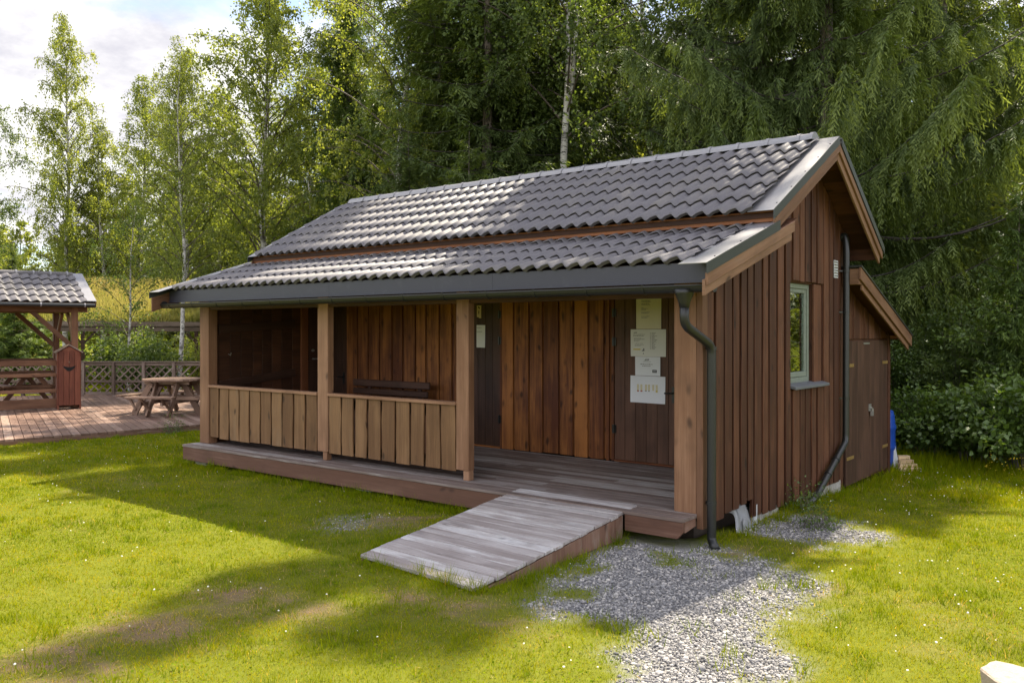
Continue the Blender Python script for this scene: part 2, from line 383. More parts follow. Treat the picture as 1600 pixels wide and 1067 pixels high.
# ------------------------------------------------------------------ roof tile sheets
def tile_sheet(name, x0, x1, A, B, period, nrow, mat, parent, T=None, amp=.042, step=.038, skew=.11):
    yA, zA = A; yB, zB = B; L = math.hypot(yB-yA, zB-zA); dy, dz = (yB-yA)/L, (zB-zA)/L; ny, nz = -dz, dy
    if nz < 0: ny, nz = -ny, -nz
    nper = max(1, round(abs(x1-x0)/period)); nx = nper*12+1
    xs = np.linspace(x0, x1, nx); ph = np.linspace(0, nper, nx)
    f = (.5+.5*np.cos(2*pi*(ph-skew*(np.cos(2*pi*ph)-1))))**1.5; w = amp*f+rng.normal(0, .0005, nx)
    V = []; F = []; base = 0
    def strip(rows):
        nonlocal base
        for s_, h in rows:
            V.append(np.stack([xs, yA+dy*s_+ny*h, zA+dz*s_+nz*h], 1))
        for r in range(len(rows)-1):
            i = np.arange(nx-1)+base+r*nx
            F.append(np.stack([i, i+1, i+1+nx, i+nx], 1))
        base += nx*len(rows)
    rl = L/nrow
    for r in range(nrow):
        s0 = r*rl+.018*f-.004; s1 = (r+1)*rl+.018*f-.004
        if r == nrow-1: s1 = np.full(nx, L)
        strip([(s0+.024, w-(.004 if r else .012)), (s0+.006, w+step*.35), (s0-.004, w+step*.62)])
        strip([(s0-.004, w+step*.62), (s0+.010, w+step), (s0*.5+s1*.5, w+step*.55), (s1, w+.002)])
    V = np.concatenate(V); F = np.concatenate(F)
    if dy*(1 if x1 > x0 else -1) < 0: F = F[:, ::-1]
    if T is not None: V = V@T[:3, :3].T+T[:3, 3]
    o = raw(name, V, F, mat, parent, np.full(len(F), .5), smooth=True)
    return o

# ------------------------------------------------------------------ cabin
XL, XR = -8.8, 0.03
DZ = .30
cabin = thing('cabin', 'brown timber cabin with covered porch and dark tiled roof in the middle of the lawn', 'cabin', (-4.4, 2.2, 0))
sl_p = .32; pz = lambda y: 2.705+sl_p*(y+.67)
RY, RZ = 2.9, 4.45; EY, EZ = .87, 3.35; BY, BZ = 4.66, 3.27
uf = lambda y: EZ+(RZ-EZ)/(RY-EY)*(y-EY); ub = lambda y: RZ+(BZ-RZ)/(BY-RY)*(y-RY)
wtop = lambda y: pz(y)-.12 if y < .93 else (uf(y)-.12 if y < RY else ub(y)-.12)

def wavy(mb, a0, a1, d0, d1, zb, zt0, zt1, mp, j=.006, n=5):
    V = []; F = []; U = []; ou, ov = random.random()*30, random.random()*30; w = a1-a0
    for k in range(n+1):
        q_ = k/n; e0, e1 = random.uniform(-j, j), random.uniform(-j, j); z0 = zb+(zt0-zb)*q_; z1 = zb+(zt1-zb)*q_
        V += [mp(a0+e0, d0, z0), mp(a1+e1, d0, z1), mp(a1+e1, d1, z1), mp(a0+e0, d1, z0)]
    uu = [0, w, w+.03, 2*w+.03, 2*w+.06]
    for i in range(n):
        for s_ in range(4):
            s2 = (s_+1) % 4; F.append([i*4+s_, i*4+s2, i*4+4+s2, i*4+4+s_]); z0, z1 = V[i*4][2], V[i*4+4][2]
            U.append([(ou+uu[s_], ov+z0), (ou+uu[s_+1], ov+z0), (ou+uu[s_+1], ov+z1), (ou+uu[s_], ov+z1)])
    F += [[3, 2, 1, 0], [4*n, 4*n+1, 4*n+2, 4*n+3]]; U += [[(ou, ov)]*4]*2
    mb.add(V, F, U)
# gable wall in vertical over-and-under boards, cut round the window
gu = MB(); go = MB()
WY0, WY1, WZ0, WZ1 = 2.28, 3.42, 1.42, 2.70
def strip(mb, y0, y1, xa, xb, zb):
    segs = [(zb, None)]
    if y0 < WY1-.02 and y1 > WY0+.02: segs = [(zb, WZ0-.02+random.uniform(-.005, .005)), (WZ1+random.uniform(-.006, .006), None)]
    for lo, hi in segs:
        wavy(mb, y0, y1, xb, xa, lo, hi or wtop(y0), hi or wtop(y1), lambda a, d, z: (d, a, z), .006 if xb > .03 else .0)
def zbot(y): return (.17+.10*min(1, y/1.1)) if y < 1.2 else (.06+.03*(y-1.2)/3)
edges = [.10]; y = .10
while y < 4.2:
    y += random.uniform(.13, .20) if len(edges) % 2 else random.uniform(.035, .075)
    edges.append(min(y, 4.25))
for e in (WY0, WY1, RY):
    k = min(range(len(edges)), key=lambda i: abs(edges[i]-e)); edges[k] = e
edges = sorted(set(edges))
for k in range(len(edges)-1):
    a, b_ = edges[k], edges[k+1]
    strip(gu, a+.001, b_-.001, 0.0, .028, zbot(a)+random.uniform(0, .04))
for k in range(0, len(edges)-1):
    a, b_ = edges[k], edges[k+1]
    if k % 2 == 0: strip(go, a, b_, .029, .029+random.uniform(.016, .026), zbot(a)+random.uniform(-.01, .015))
gu.build('gable_wall', M['gable_under'], cabin)
go.build('wall_boards', M['gable'], cabin, .004)
cb = MB(); cb.box(-.008, .058, -.012, .098, .16, 2.60); cb.build('corner_board', M['barge'], cabin, .004)
# other walls: left end, back, porch back wall
lw = MB(); y = .02
while y < 4.2:
    w = random.uniform(.17, .24); lw.prism([(XL, y, .2), (XL, y+w-.008, .2), (XL, y+w-.008, wtop(y+w)-.02), (XL, y, wtop(y)-.02)], (.16, 0, 0)); y += w
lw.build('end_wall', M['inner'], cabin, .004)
bw = MB(); x = XL+.17
while x < XR-.1:
    w = min(random.uniform(.16, .2), XR-.05-x); bw.box(x, x+w-.006, 4.15, 4.22, .1, 3.45); x += w
bw.build('back_wall', M['gable_under'], cabin)
pw = MB(); PWY = 2.45
for xa, xb in ((-8.04, -5.50), (-4.50, -2.54)):
    x = xa; k = 0
    pw.box(xa, xb, PWY+.03, PWY+.06, .32, 3.3, rnd=.3)
    while x < xb-.03:
        w = .285 if k % 2 else .27; w = min(w*random.uniform(.9, 1.1), xb-x)
        pw.box(x, x+w-.035, PWY, PWY+.028, .31+random.uniform(-.008, .01), 3.2); x += w; k += 1
pw.build('porch_wall', M['warm'], cabin, .005)
# doors
def door(name, x0, x1, planks, knob, label=None, dm='shaded_door'):
    d = MB()
    w = (x1-x0)/planks
    for k in range(planks): d.box(x0+k*w+.002, x0+(k+1)*w-.002, PWY+.02, PWY+.06, .33, 3.0)
    d.box(x0, x1, PWY+.062, PWY+.09, .31, 3.0)
    o = d.build(name, M[dm], cabin, .003)
    if label: o['label'] = label
    f = MB()
    for xx in (x0-.045, x1+.003): f.box(xx, xx+.042, PWY+.005, PWY+.08, .31, 3.0)
    f.box(x0, x1, PWY+.008, PWY+.07, .302, .328, 'x')
    f.build('door_frame', M['warm'], o, .003)
    h = MB(); hx = x1-.09 if knob > 0 else x0+.09
    h.tube([(hx, PWY+.02, 1.28), (hx, PWY-.03, 1.28)], .012, 8); h.tube([(hx, PWY-.03, 1.28), (hx-.11*knob, PWY-.03, 1.275)], .010, 8)
    h.box(hx-.02, hx+.02, PWY+.012, PWY+.019, 1.15, 1.36)
    h.build('handle', M['black'], o)
    hx = x0+.0 if knob > 0 else x1
    for z in (.75, 1.95, 2.35):
        q = MB(); q.tube([(hx, PWY-.002, z-.06), (hx, PWY-.002, z+.06)], .014, 8); q.box(hx-.03, hx+.03, PWY+.002, PWY+.018, z-.055, z+.055); q.build('hinge', M['black'], o)
    return o
door('door', -2.50, -1.50, 6, 1, 'brown plank door covered with paper notices', 'door_brown'); door('door', -5.45, -4.55, 6, -1); door('door', -8.60, -8.09, 4, 1)
# far left: side door edge in the end wall with lock, and two battens
d = MB(); d.box(XL+.165, XL+.20, 2.02, 2.40, .33, 2.8); sd = d.build('side_door', M['shaded_door'], cabin, .003)
q = MB(); q.tube([(XL+.2, 2.10, 1.75), (XL+.235, 2.10, 1.75)], .022, 10); q.build('lock', M['steel'], sd)
q = MB(); q.tube([(XL+.2, 2.10, 1.6), (XL+.25, 2.10, 1.6)], .012, 8); q.tube([(XL+.25, 2.10, 1.6), (XL+.25, 2.2, 1.6)], .011, 8); q.build('handle', M['steel'], sd)
q = MB(); q.box(XL+.162, XL+.215, 1.86, 2.0, .31, 2.9); q.build('door_jamb', M['fascia_wood'], cabin, .004)
for za, zb in ((2.12, 2.22), (1.22, 1.37)):
    q = MB(); q.bar((XL+.19, .22, za), (XL+.19, 1.72, zb), .13, .05, (0, 0, 1)); q.build('batten', M['shaded_door'], cabin, .004)
q = MB(); q.tube([(XL+.16, .42, 1.72), (XL+.22, .42, 1.70), (XL+.24, .42, 1.74)], .007, 6); q.build('hook', M['steel'], cabin)
# porch ceiling
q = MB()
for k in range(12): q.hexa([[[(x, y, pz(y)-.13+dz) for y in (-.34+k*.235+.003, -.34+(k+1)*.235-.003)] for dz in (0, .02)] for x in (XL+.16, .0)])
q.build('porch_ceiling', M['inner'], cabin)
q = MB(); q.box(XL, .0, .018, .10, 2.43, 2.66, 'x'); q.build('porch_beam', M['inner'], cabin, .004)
# posts
def post(x0, x1, zb, leg=None, dep=.11):
    q = MB(); q.box(x0, x1, 0.0, dep, zb, 2.62)
    if leg: q.box(leg[0], leg[1], .012, dep-.008, DZ, zb+.02)
    return q.build('post', M['post'], cabin, .006)
post(-8.80, -8.55, DZ, dep=.16); post(-5.83, -5.61, .42, (-5.73, -5.645)); post(-3.205, -3.005, .42, (-3.10, -3.008)); post(-.26, -.012, DZ, dep=.12)
# railings
for xa, xb, n in ((-8.535, -5.835, 10), (-5.60, -3.21, 9)):
    rl = MB(); w = (xb-xa)/n
    for k in range(n):
        g = random.uniform(.016, .032); j = lambda: random.uniform(-.009, .009)
        x0, x1 = xa+k*w+g*.5, xa+(k+1)*w-g; zb = .405+random.uniform(-.012, .012)
        yy = .008+random.uniform(0, .006); zs = [zb, zb+.27+j()*4, zb+.54+j()*4, 1.196]; xs0 = [x0+j() for _ in zs]; xs1 = [x1+j() for _ in zs]; r_ = random.random()
        ou, ov = random.random()*30, random.random()*30
        V = []; F = []; U = []
        for z, a, c_ in zip(zs, xs0, xs1): V += [(a, yy, z), (c_, yy, z), (c_, yy+.024, z), (a, yy+.024, z)]
        for i in range(3):
            for s_ in range(4):
                s2 = (s_+1) % 4; F.append([i*4+s_, i*4+s2, i*4+4+s2, i*4+4+s_])
                uu = [0, .26, .29, .55, .58]; U.append([(ou+uu[s_], ov+zs[i]), (ou+uu[s_+1], ov+zs[i]), (ou+uu[s_+1], ov+zs[i+1]), (ou+uu[s_], ov+zs[i+1])])
        F.append([3, 2, 1, 0]); U.append([(ou, ov)]*4); F.append([12, 13, 14, 15]); U.append([(ou, ov)]*4)
        rl.add(V, F, U, r_)
    rail = rl.build('railing', M['rail_board'], cabin, .004)
    q = MB(); q.box(xa-.005, xb+.005, -.022, .10, 1.198, 1.238, 'x'); q.build('top_rail', M['post'], rail, .004)
    q = MB()
    for z in (.50, 1.10): q.box(xa, xb, .036, .09, z-.06, z+.06, 'x')
    x = xa
    while x < xb-.02: q.box(x, min(x+.13, xb), .036, .052, .44, 1.19); x += .135
    q.build('railing_back', M['inner'], rail)
# deck
dk = MB(); y = -.295
while y < 2.44:
    y2 = min(y+.135, 2.45); x = XL+.0
    cuts = sorted([XL-.02 if y < .0 else XL+.02]+[random.uniform(-7, -5), random.uniform(-3.5, -1.5)]+[-.004])
    for a, c_ in zip(cuts[:-1], cuts[1:]): dk.box(a+.001, c_-.001, y, y2-.007, DZ-.032+random.uniform(-.002, .001), DZ+random.uniform(-.002, .002), 'x')
    y = y2
deck = dk.build('deck', M['deck'], cabin, .003)
q = MB()
q.box(XL-.02, -2.20, -.285, -.255, .06, DZ-.034, 'x')
q.prism([(-.66, -.285, .10), (-.075, -.285, .10), (-.01, -.285, .17), (-.01, -.285, DZ-.034), (-.66, -.285, DZ-.034)], (0, .03, 0))
q.prism([(-.035, -.25, .16), (-.035, -.03, .19), (-.035, -.03, DZ-.034), (-.035, -.25, DZ-.034)], (.03, 0, 0))
q.box(XL-.02, XL+.01, -.25, 2.3, .08, DZ-.034, 'y')
q.build('deck_fascia', M['deck_side'], deck, .004)
q = MB(); q.box(-8.66, -8.36, -.17, .12, -.06, .085); q.build('foundation_block', M['concrete'], cabin, .012)
q = MB(); q.box(-4.9, -4.6, -.12, .15, -.06, .085); q.build('foundation_block', M['concrete'], cabin, .012)
for y0, y1, z1 in ((1.46, 2.02, .10), (3.05, 3.75, .12), (3.8, 4.2, .12)):
    q = MB(); q.box(-.20, .018, y0, y1, -.16, z1); q.build('foundation_block', M['concrete'], cabin, .015)
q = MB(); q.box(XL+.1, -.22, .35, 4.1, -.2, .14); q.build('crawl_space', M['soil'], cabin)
q = MB(); q.tube([(.005, 1.32, -.05), (.005, 1.32, .2)], .045, 12); q.build('drain_stub', M['white'], cabin)

# roofs
def slab(name, x0, x1, A, B, th, mat, split=8):
    q = MB(); n = split
    for k in range(n):
        a = k/n; c_ = (k+1)/n-.0015
        ya, za, yb, zb = A[0]+(B[0]-A[0])*a, A[1]+(B[1]-A[1])*a, A[0]+(B[0]-A[0])*c_, A[1]+(B[1]-A[1])*c_
        q.hexa([[[(x, yy, zz-d) for x in (x0, x1)] for yy, zz in ((ya, za), (yb, zb))] for d in (th, 0)])
    return q.build(name, mat, cabin)
LX, RX = -9.11, .434
ULX = -8.70
r1 = slab('porch_roof', LX+.02, RX-.02, (-.36, pz(-.36)-.080), (1.55, pz(1.55)-.085), .035, M['inner'])
r2 = slab('main_roof', ULX+.02, RX-.02, (EY+.04, uf(EY+.04)-.05), (RY-.012, RZ-.057), .05, M['gable_under'], 10)
slab('back_roof', ULX+.02, RX-.02, (BY-.02, BZ-.04), (RY+.012, RZ-.057), .05, M['gable_under'], 10)
tile_sheet('roof_tiles', LX+.24, RX-.24, (-.44, pz(-.44)-.042), (1.3, pz(1.3)-.050), .190, 4, M['tile'], r1)
tile_sheet('roof_tiles', ULX+.22, RX-.22, (EY-.05, uf(EY-.05)+.004), (RY-.04, RZ-.022), .190, 6, M['tile'], r2)
q = MB(); q.hexa([[[(x, yy, zz-d) for x in (ULX, RX)] for yy, zz in ((BY+.02, BZ), (RY+.05, RZ-.05))] for d in (.025, 0)]); q.build('back_roof_sheet', M['tile'], cabin)
# ridge cap, half-round in short overlapping lengths
q = MB(); x = ULX+.26
while x < RX-.34:
    x2 = min(x+.40, RX-.31)
    for xa, xb, rr in ((x, x2, .088), (x2-.035, x2+.008, .100)):
        V = []; F = []; U = []; n = 9
        for xx in (xa, xb):
            for k in range(n):
                an = pi*(k/(n-1)); V.append((xx, RY-rr*1.3*cos(an), RZ+.012+rr*.85*sin(an)-.02*(abs(cos(an))**3)))
        for k in range(n-1): F.append([k, n+k, n+k+1, k+1][::-1]); U.append([(0, 0)]*4)
        F.append(list(range(n))); U.append([(0, 0)]*n); F.append(list(range(n, 2*n))[::-1]); U.append([(0, 0)]*n)
        q.add(V, F, U)
    x += .40
q.build('ridge_cap', M['flash'], r2, smooth=False)
# verge flashings
def flashing(x_in, x_out, A, B, parent, lip=.10, front=True):
    """flat steel capping with a turned-down outer edge following the verge"""
    L = math.hypot(B[0]-A[0], B[1]-A[1]); ny, nz = -(B[1]-A[1])/L, (B[0]-A[0])/L
    if nz < 0: ny, nz = -ny, -nz
    q = MB(); h0 = .062; h1 = .068
    q.hexa([[[(x, A_[0]+ny*h, A_[1]+nz*h) for A_ in (A, B)] for h in (h0, h1)] for x in (x_in, x_out)])
    o = q.build('verge_flashing', M['flash'], parent)
    e = MB(); xs = (x_out-.002*(1 if x_out > x_in else -1), x_out+.006*(1 if x_out > x_in else -1))
    e.hexa([[[(x, A_[0]+ny*h1, A_[1]+nz*h1-d) for A_ in (A, B)] for x in xs] for d in (lip, -.001)])
    e.build('flashing_edge', M['flash_edge'], o)
    n = max(3, int(L/.45))
    for k in range(n):
        f = (k+.4)/n; yy = A[0]+(B[0]-A[0])*f+ny*h1; zz = A[1]+(B[1]-A[1])*f+nz*h1; xx = x_out-.03*(1 if x_out > x_in else -1)
        s_ = MB(); s_.tube([(xx, yy, zz-.002), (xx, yy, zz+.006)], .008, 6); s_.build('screw', M['black'], o)
    return o
P0 = lambda y: (y, pz(y)-.062); U0 = lambda y: (y, uf(y)-.062); B0 = lambda y: (y, ub(y)-.062)
flashing(RX-.285, RX, P0(-.67), P0(1.02), cabin); flashing(LX+.285, LX, P0(-.67), P0(1.15), cabin)
flashing(RX-.285, RX, U0(.86), U0(RY), cabin); flashing(ULX+.27, ULX, U0(.86), U0(RY), cabin)
flashing(RX-.285, RX, B0(BY+.02), B0(RY+.01), cabin); flashing(ULX+.27, ULX, B0(BY+.02), B0(RY+.01), cabin)
# bargeboards
def barge(x, thick, fz, y0, y1, top, bot, mat='barge', end=None):
    q = MB(); q.hexa([[[(xx, yy, fz(yy)-d) for yy in (y0, y1)] for xx in (x-thick, x)] for d in (bot, top)]); return q.build('bargeboard', M[mat], cabin, .004)
barge(RX-.004, .028, pz, -.66, 1.43, .092, .205); barge(RX-.028, .028, pz, -.672, 1.40, .150, .292)
barge(RX-.004, .028, uf, .89, RY, .092, .185); barge(RX-.030, .028, uf, .95, RY-.002, .150, .275)
barge(RX-.004, .028, ub, RY+.001, BY, .092, .190); barge(RX-.030, .028, ub, RY+.002, BY-.05, .150, .290)
barge(LX+.034, .028, pz, -.66, 1.43, .09, .31); barge(ULX+.034, .028, uf, .89, RY, .09, .27); barge(ULX+.034, .028, ub, RY+.001, BY, .09, .27)
# eave fascia of upper roof
q = MB(); q.box(ULX+.04, RX-.035, EY+.055, EY+.085, EZ-.118, EZ+.0, 'x', rnd=.6); q.build('eave_board', M['fascia_wood'], cabin, .003)
q = MB(); q.box(ULX+.04, RX-.035, BY-.08, BY-.05, BZ-.2, BZ-.03, 'x'); q.build('eave_board', M['gable_under'], cabin, .003)
# soffit boards, gable overhang under the rear slope
# porch fascia + gutter
q = MB(); x = LX+.07
for xa, xb in ((LX+.08, -7.3), (-7.298, -5.1), (-5.098, -2.3), (-2.298, .402)):
    q.box(xa, xb, -.395+random.uniform(0, .002), -.385, 2.555, 2.738, 'x')
q.box(LX+.08, .402, -.41, -.375, 2.548, 2.556, 'x')
q.build('porch_fascia', M['fascia_metal'], cabin)
GY, GZ, GR = -.47, 2.515, .062
V = []; F = []; U = []; n = 10
for xx in (LX+.06, .40):
    for rr in (GR, GR-.006):
        for k in range(n+1):
            an = pi+pi*k/n; V.append((xx, GY+rr*cos(an), GZ+rr*sin(an)))
m_ = n+1
for k in range(n):
    F += [[k, k+1, 2*m_+k+1, 2*m_+k], [m_+k, 3*m_+k, 3*m_+k+1, m_+k+1]]; U += [[(0, 0)]*4]*2
q = MB(); q.add(V, F, U)
q.tube([(LX+.06, GY-GR, GZ), (.40, GY-GR, GZ)], .011, 8); q.tube([(LX+.06, GY+GR, GZ), (.40, GY+GR, GZ)], .007, 6)
for xx in (LX+.06, .40): q.tube([(xx-.004, GY, GZ-.004), (xx+.004, GY, GZ-.004)], GR-.002, 16)
gut = q.build('gutter', M['gutter'], cabin, smooth=False)
for k in range(15):
    xx = LX+.28+k*.655
    q = MB(); pts = [(xx, GY+GR+.02, GZ+.02)]+[(xx, GY+(GR+.004)*cos(pi+pi*(1-i/8)), GZ+(GR+.004)*sin(pi+pi*(1-i/8))) for i in range(9)]+[(xx, GY-GR-.008, GZ+.014), (xx, GY-GR+.012, GZ+.018)]
    for a, c_ in zip(pts[:-1], pts[1:]): q.bar(a, c_, .028, .005, (1, 0, 0))
    q.build('bracket', M['gutter'], gut)
# front downpipe with swan neck
dp = MB(); dp.tube([(.10, GY, GZ-.03), (.10, GY, GZ-.075), (.10, GY, GZ-.15), (.10, GY, GZ-.2)], [.10, .085, .055, .046], 16)
def bez(p, n=7):
    p = [np.array(q_, float) for q_ in p]; out = []
    for i in range(len(p)):
        if i in (0, len(p)-1): out.append(p[i]); continue
        a = p[i]+(p[i-1]-p[i])/np.linalg.norm(p[i-1]-p[i])*min(.09, .45*np.linalg.norm(p[i-1]-p[i])); c_ = p[i]+(p[i+1]-p[i])/np.linalg.norm(p[i+1]-p[i])*min(.09, .45*np.linalg.norm(p[i+1]-p[i]))
        for k in range(n):
            tt = k/(n-1); out.append((1-tt)**2*a+2*tt*(1-tt)*p[i]+tt*tt*c_)
    return out
dp.tube(bez([(.10, GY, GZ-.18), (.10, GY, GZ-.36), (.125, .045, GZ-.56), (.125, .045, .12), (.125, .045, .06), (.20, -.02, -.01)]), .044, 16)
pipe = dp.build('downpipe', M['gutter'], cabin, smooth=True)
for z in (1.93, .42):
    q = MB(); q.tube([(.125, .045, z-.018), (.125, .045, z+.018)], .050, 16); q.bar((.125, .045, z), (.05, .06, z), .025, .01, (0, 0, 1)); q.build('clamp', M['gutter'], pipe)
# rear downpipe, with crooked foot
dp = MB(); dp.tube(bez([(.02, 4.12, 3.33), (.10, 4.12, 3.40), (.12, 4.10, 3.2), (.12, 4.08, .62), (.135, 2.92, .06), (.15, 2.62, .02)]), .043, 14)
pipe = dp.build('downpipe', M['black'], cabin, smooth=True); pipe['label'] = 'black downpipe with a slanted foot piece'
for z in (2.9, 2.35, 1.2):
    q = MB(); q.tube([(.12, 4.09, z-.016), (.12, 4.09, z+.016)], .049, 14); q.bar((.12, 4.09, z), (.03, 4.0, z), .02, .01, (0, 0, 1)); q.build('clamp', M['black'], pipe)
for f in (.35, .62):
    a = np.array([.12, 4.08, .62])*(1-f)+np.array([.135, 2.92, .06])*f; d_ = np.array([.015, -1.16, -.56]); d_ /= np.linalg.norm(d_)
    q = MB(); q.tube([a-d_*.02, a+d_*.02], .050, 14); q.build('clamp', M['black'], pipe)
# window
wf = MB(); Y0, Y1, Z0, Z1 = 2.30, 3.13, 1.46, 2.68; DX = -.055
wf.box(-.04+DX, .022+DX, Y0, Y0+.05, Z0, Z1); wf.box(-.04+DX, .022+DX, Y1-.06, Y1, Z0, Z1); wf.box(-.04+DX, .022+DX, Y0+.05, Y1-.06, Z1-.06, Z1, 'y'); wf.box(-.04+DX, .028+DX, Y0+.05, Y1-.06, Z0, Z0+.07, 'y')
for a in (('v', Y0+.052), ('v', Y1-.112)): wf.box(-.03+DX, .008+DX, a[1], a[1]+.045, Z0+.075, Z1-.062)
wf.box(-.03+DX, .008+DX, Y0+.10, Y1-.115, Z1-.11, Z1-.062, 'y'); wf.box(-.03+DX, .032+DX, Y0+.10, Y1-.115, Z0+.075, Z0+.135, 'y')
win = wf.build('window', M['win'], cabin, .004)
q = MB(); q.box(-.016+DX, -.010+DX, Y0+.098, Y1-.116, Z0+.136, Z1-.112); q.build('pane', M['glass'], win)
q = MB(); n = 40; V = []; F = []; U = []
for i in range(n+1):
    yy = Y0+.08+(.42)*i/n; xx = -.145+.022*sin(i*1.05)+.008*sin(i*2.3); V += [(xx, yy, Z0+.1), (xx*1.0-.002, yy, Z1-.1)]
for i in range(n): F.append([2*i, 2*i+1, 2*i+3, 2*i+2]); U.append([(0, 0)]*4)
q.add(V, F, U); q.build('curtain', M['curtain'], win, smooth=True)
q = MB(); q.box(-.9, -.88, 2.1, 3.4, 1.2, 2.9); q.build('room_back', M['room'], cabin)
q = MB(); q.box(-.10, -.001, 2.262, 2.298, 1.44, 2.70); q.box(-.10, -.001, 3.132, 3.16, 1.44, 2.70); q.box(-.10, -.001, 2.298, 3.132, 2.682, 2.70, 'y'); q.build('window_lining', M['gable'], win)
q = MB(); q.hexa([[[(x, y, z+(.0 if x > 0 else .035)-(.0 if k else .035)) for y in (2.29, 3.46)] for k in (0, 1) for z in (1.435,)] for x in (-.02, .115)]); q.build('sill', M['sill'], win, .004)
q = MB(); q.box(.002, .026, 3.135, 3.40, 1.44, 2.69); q.build('window_trim', M['gable'], cabin, .003)
q = MB()
q.box(.056, .064, 3.79, 3.94, 2.80, 3.03); vent = q.build('vent_grille', M['white'], cabin)
q = MB()
for k in range(6): q.bar((.066, 3.795, 2.825+k*.036), (.066, 3.935, 2.825+k*.036), .014, .006, (1, 0, 1))
q.build('louvres', M['steel'], vent)
# knots of torn sheeting under the wall
V = []; F = []; n = 10
for i in range(n):
    for k in range(n):
        a, c_ = i/(n-1), k/(n-1)
        V.append((-.02+.14*a+.03*sin(7*c_), .72+.40*c_+.05*sin(5*a), .17-.24*a+.05*sin(9*c_+4*a)+.03*cos(13*a*c_)))
for i in range(n-1):
    for k in range(n-1): F.append([i*n+k, i*n+k+1, (i+1)*n+k+1, (i+1)*n+k])
o = raw('plastic_sheet', V, F, M['plastic'], None, np.full(len(F), .5)); md = o.modifiers.new('thick', 'SOLIDIFY'); md.thickness = .004
tag(o, 'crumpled grey plastic sheet poking out under the gable wall', 'sheeting')

# ------------------------------------------------------------------ lean-to shed behind the gable
shed = thing('lean_to_shed', 'narrow lean-to shed with double plank doors behind the cabin gable', 'shed', (-.5, 5.4, -.1))
sz = lambda y: 2.99-.365*(y-4.13)
q = MB(); y = 4.33
while y < 6.34:
    w = random.uniform(.10, .15); y2 = min(y+w, 6.34)
    q.hexa([[[(xx, yy, zz) for zz in (1.985, sz(yy)-.16)] for xx in (0.0, random.uniform(.02, .04))] for yy in (y, y2-.006)]); y = y2
q.box(-.06, -.005, 4.26, 6.34, -.05, 2.0); q.box(-2.2, -.06, 6.28, 6.34, -.05, 2.05); q.box(-2.2, -2.15, 4.26, 6.28, -.05, 2.05)
q.build('shed_wall', M['gable'], shed, .003)
q = MB(); q.box(-.05, .05, 6.335, 6.43, -.13, 2.1); q.build('corner_post', M['gable'], shed, .004)
q = MB(); q.box(-.10, .00, 4.28, 4.34, -.13, 2.6); q.build('corner_post', M['gable'], shed, .004)
for y0, y1, hs, zb in ((4.35, 5.40, 4.37, -.04), (5.41, 6.325, 6.31, -.02)):
    d = MB(); n = 4; w = (y1-y0)/n
    for k in range(n): d.box(.002, .034, y0+k*w+.002, y0+(k+1)*w-.002, zb+random.uniform(0, .02), 1.96)
    o = d.build('shed_door', M['annex'], shed, .003)
    for z in (.34, 1.62):
        q = MB(); l = .30 if hs < 5 else -.26
        q.box(.036, .044, min(hs, hs+l), max(hs, hs+l), z-.022, z+.022, 'y')
        for k in range(4): q.tube([(.044, hs+l*(.15+.22*k), z), (.048, hs+l*(.15+.22*k), z)], .008, 6)
        q.build('hinge', M['brass'], o)
    if hs < 5:
        q = MB(); q.box(.036, .046, 5.36, 5.47, .93, 1.03, 'y'); q.tube([(.05, 5.40, .98), (.07, 5.40, .98), (.075, 5.43, .96), (.075, 5.43, .90)], .010, 8); q.box(.055, .085, 5.39, 5.45, .86, .93); q.build('latch', M['steel'], o)
        q = MB(); q.box(.036, .042, 5.12, 5.40, 1.905, 1.93, 'y'); q.build('door_strap', M['steel'], o)
q = MB(); q.hexa([[[(x, yy, sz(yy)-d) for x in (-2.4, .27)] for yy in (4.25, 6.66)] for d in (.11, .045)]); q.build('shed_roof', M['gable_under'], shed)
q = MB(); q.hexa([[[(x, yy, sz(yy)-d) for x in (-2.4, .315)] for yy in (4.13, 6.70)] for d in (.04, .015)]); q.build('roof_sheet', M['flash_edge'], shed)
q = MB(); q.hexa([[[(x, yy, sz(yy)-d) for yy in (4.14, 6.68)] for x in (.272, .30)] for d in (.20, .03)]); q.build('bargeboard', M['barge'], shed, .004)
q = MB(); q.hexa([[[(x, yy, sz(yy)-d) for yy in (4.30, 6.62)] for x in (.240, .268)] for d in (.28, .12)]); q.build('bargeboard', M['barge'], shed, .004)
q = MB(); q.box(.0, .268, 4.16, 4.30, 2.72, 2.93, 'x'); q.build('beam_end', M['barge'], shed, .004)
q = MB(); q.box(.06, .262, 6.36, 6.56, 1.98, 2.03, 'x'); q.build('eave_lining', M['fascia_wood'], shed, .004)
# ------------------------------------------------------------------ ramp, porch bench, notices
ramp = thing('ramp', 'weathered grey plank ramp leading from the lawn up to the porch', 'ramp', (-1.4, -1.2, 0))
rz = lambda y: .318+(y+.02)*(.318-.05)/2.36
q = MB(); y = -2.42; k = 0
while y < -.05:
    y2 = min(y+.128, -.03); f = lambda xx, yy: yy-(.0 if xx < -1.4 else .14*(1-(yy+2.42)/2.4))
    j0, j1 = random.uniform(-.012, .012), random.uniform(-.012, .012)
    q.hexa([[[(x+j, f(x, yy), rz(yy)-d) for x, j in ((-2.185, j0), (-.665, j1))] for d in (.032, random.uniform(-.0015, .0015))] for yy in (y, y2-.008)]); y = y2
q.build('planks', M['ramp'], ramp, .004)
for x in (-2.165, -.70):
    q = MB(); q.prism([(x, -.30, rz(-.3)-.036), (x, -.30, .02), (x, -2.45, -.02), (x, -2.45, rz(-2.45)-.034)], (.03, 0, 0)); q.build('side_board', M['deck_side'], ramp, .003)
bench = thing('porch_bench', 'brown plank bench with a two-rail backrest against the porch wall', 'bench', (-6.7, 2.1, DZ))
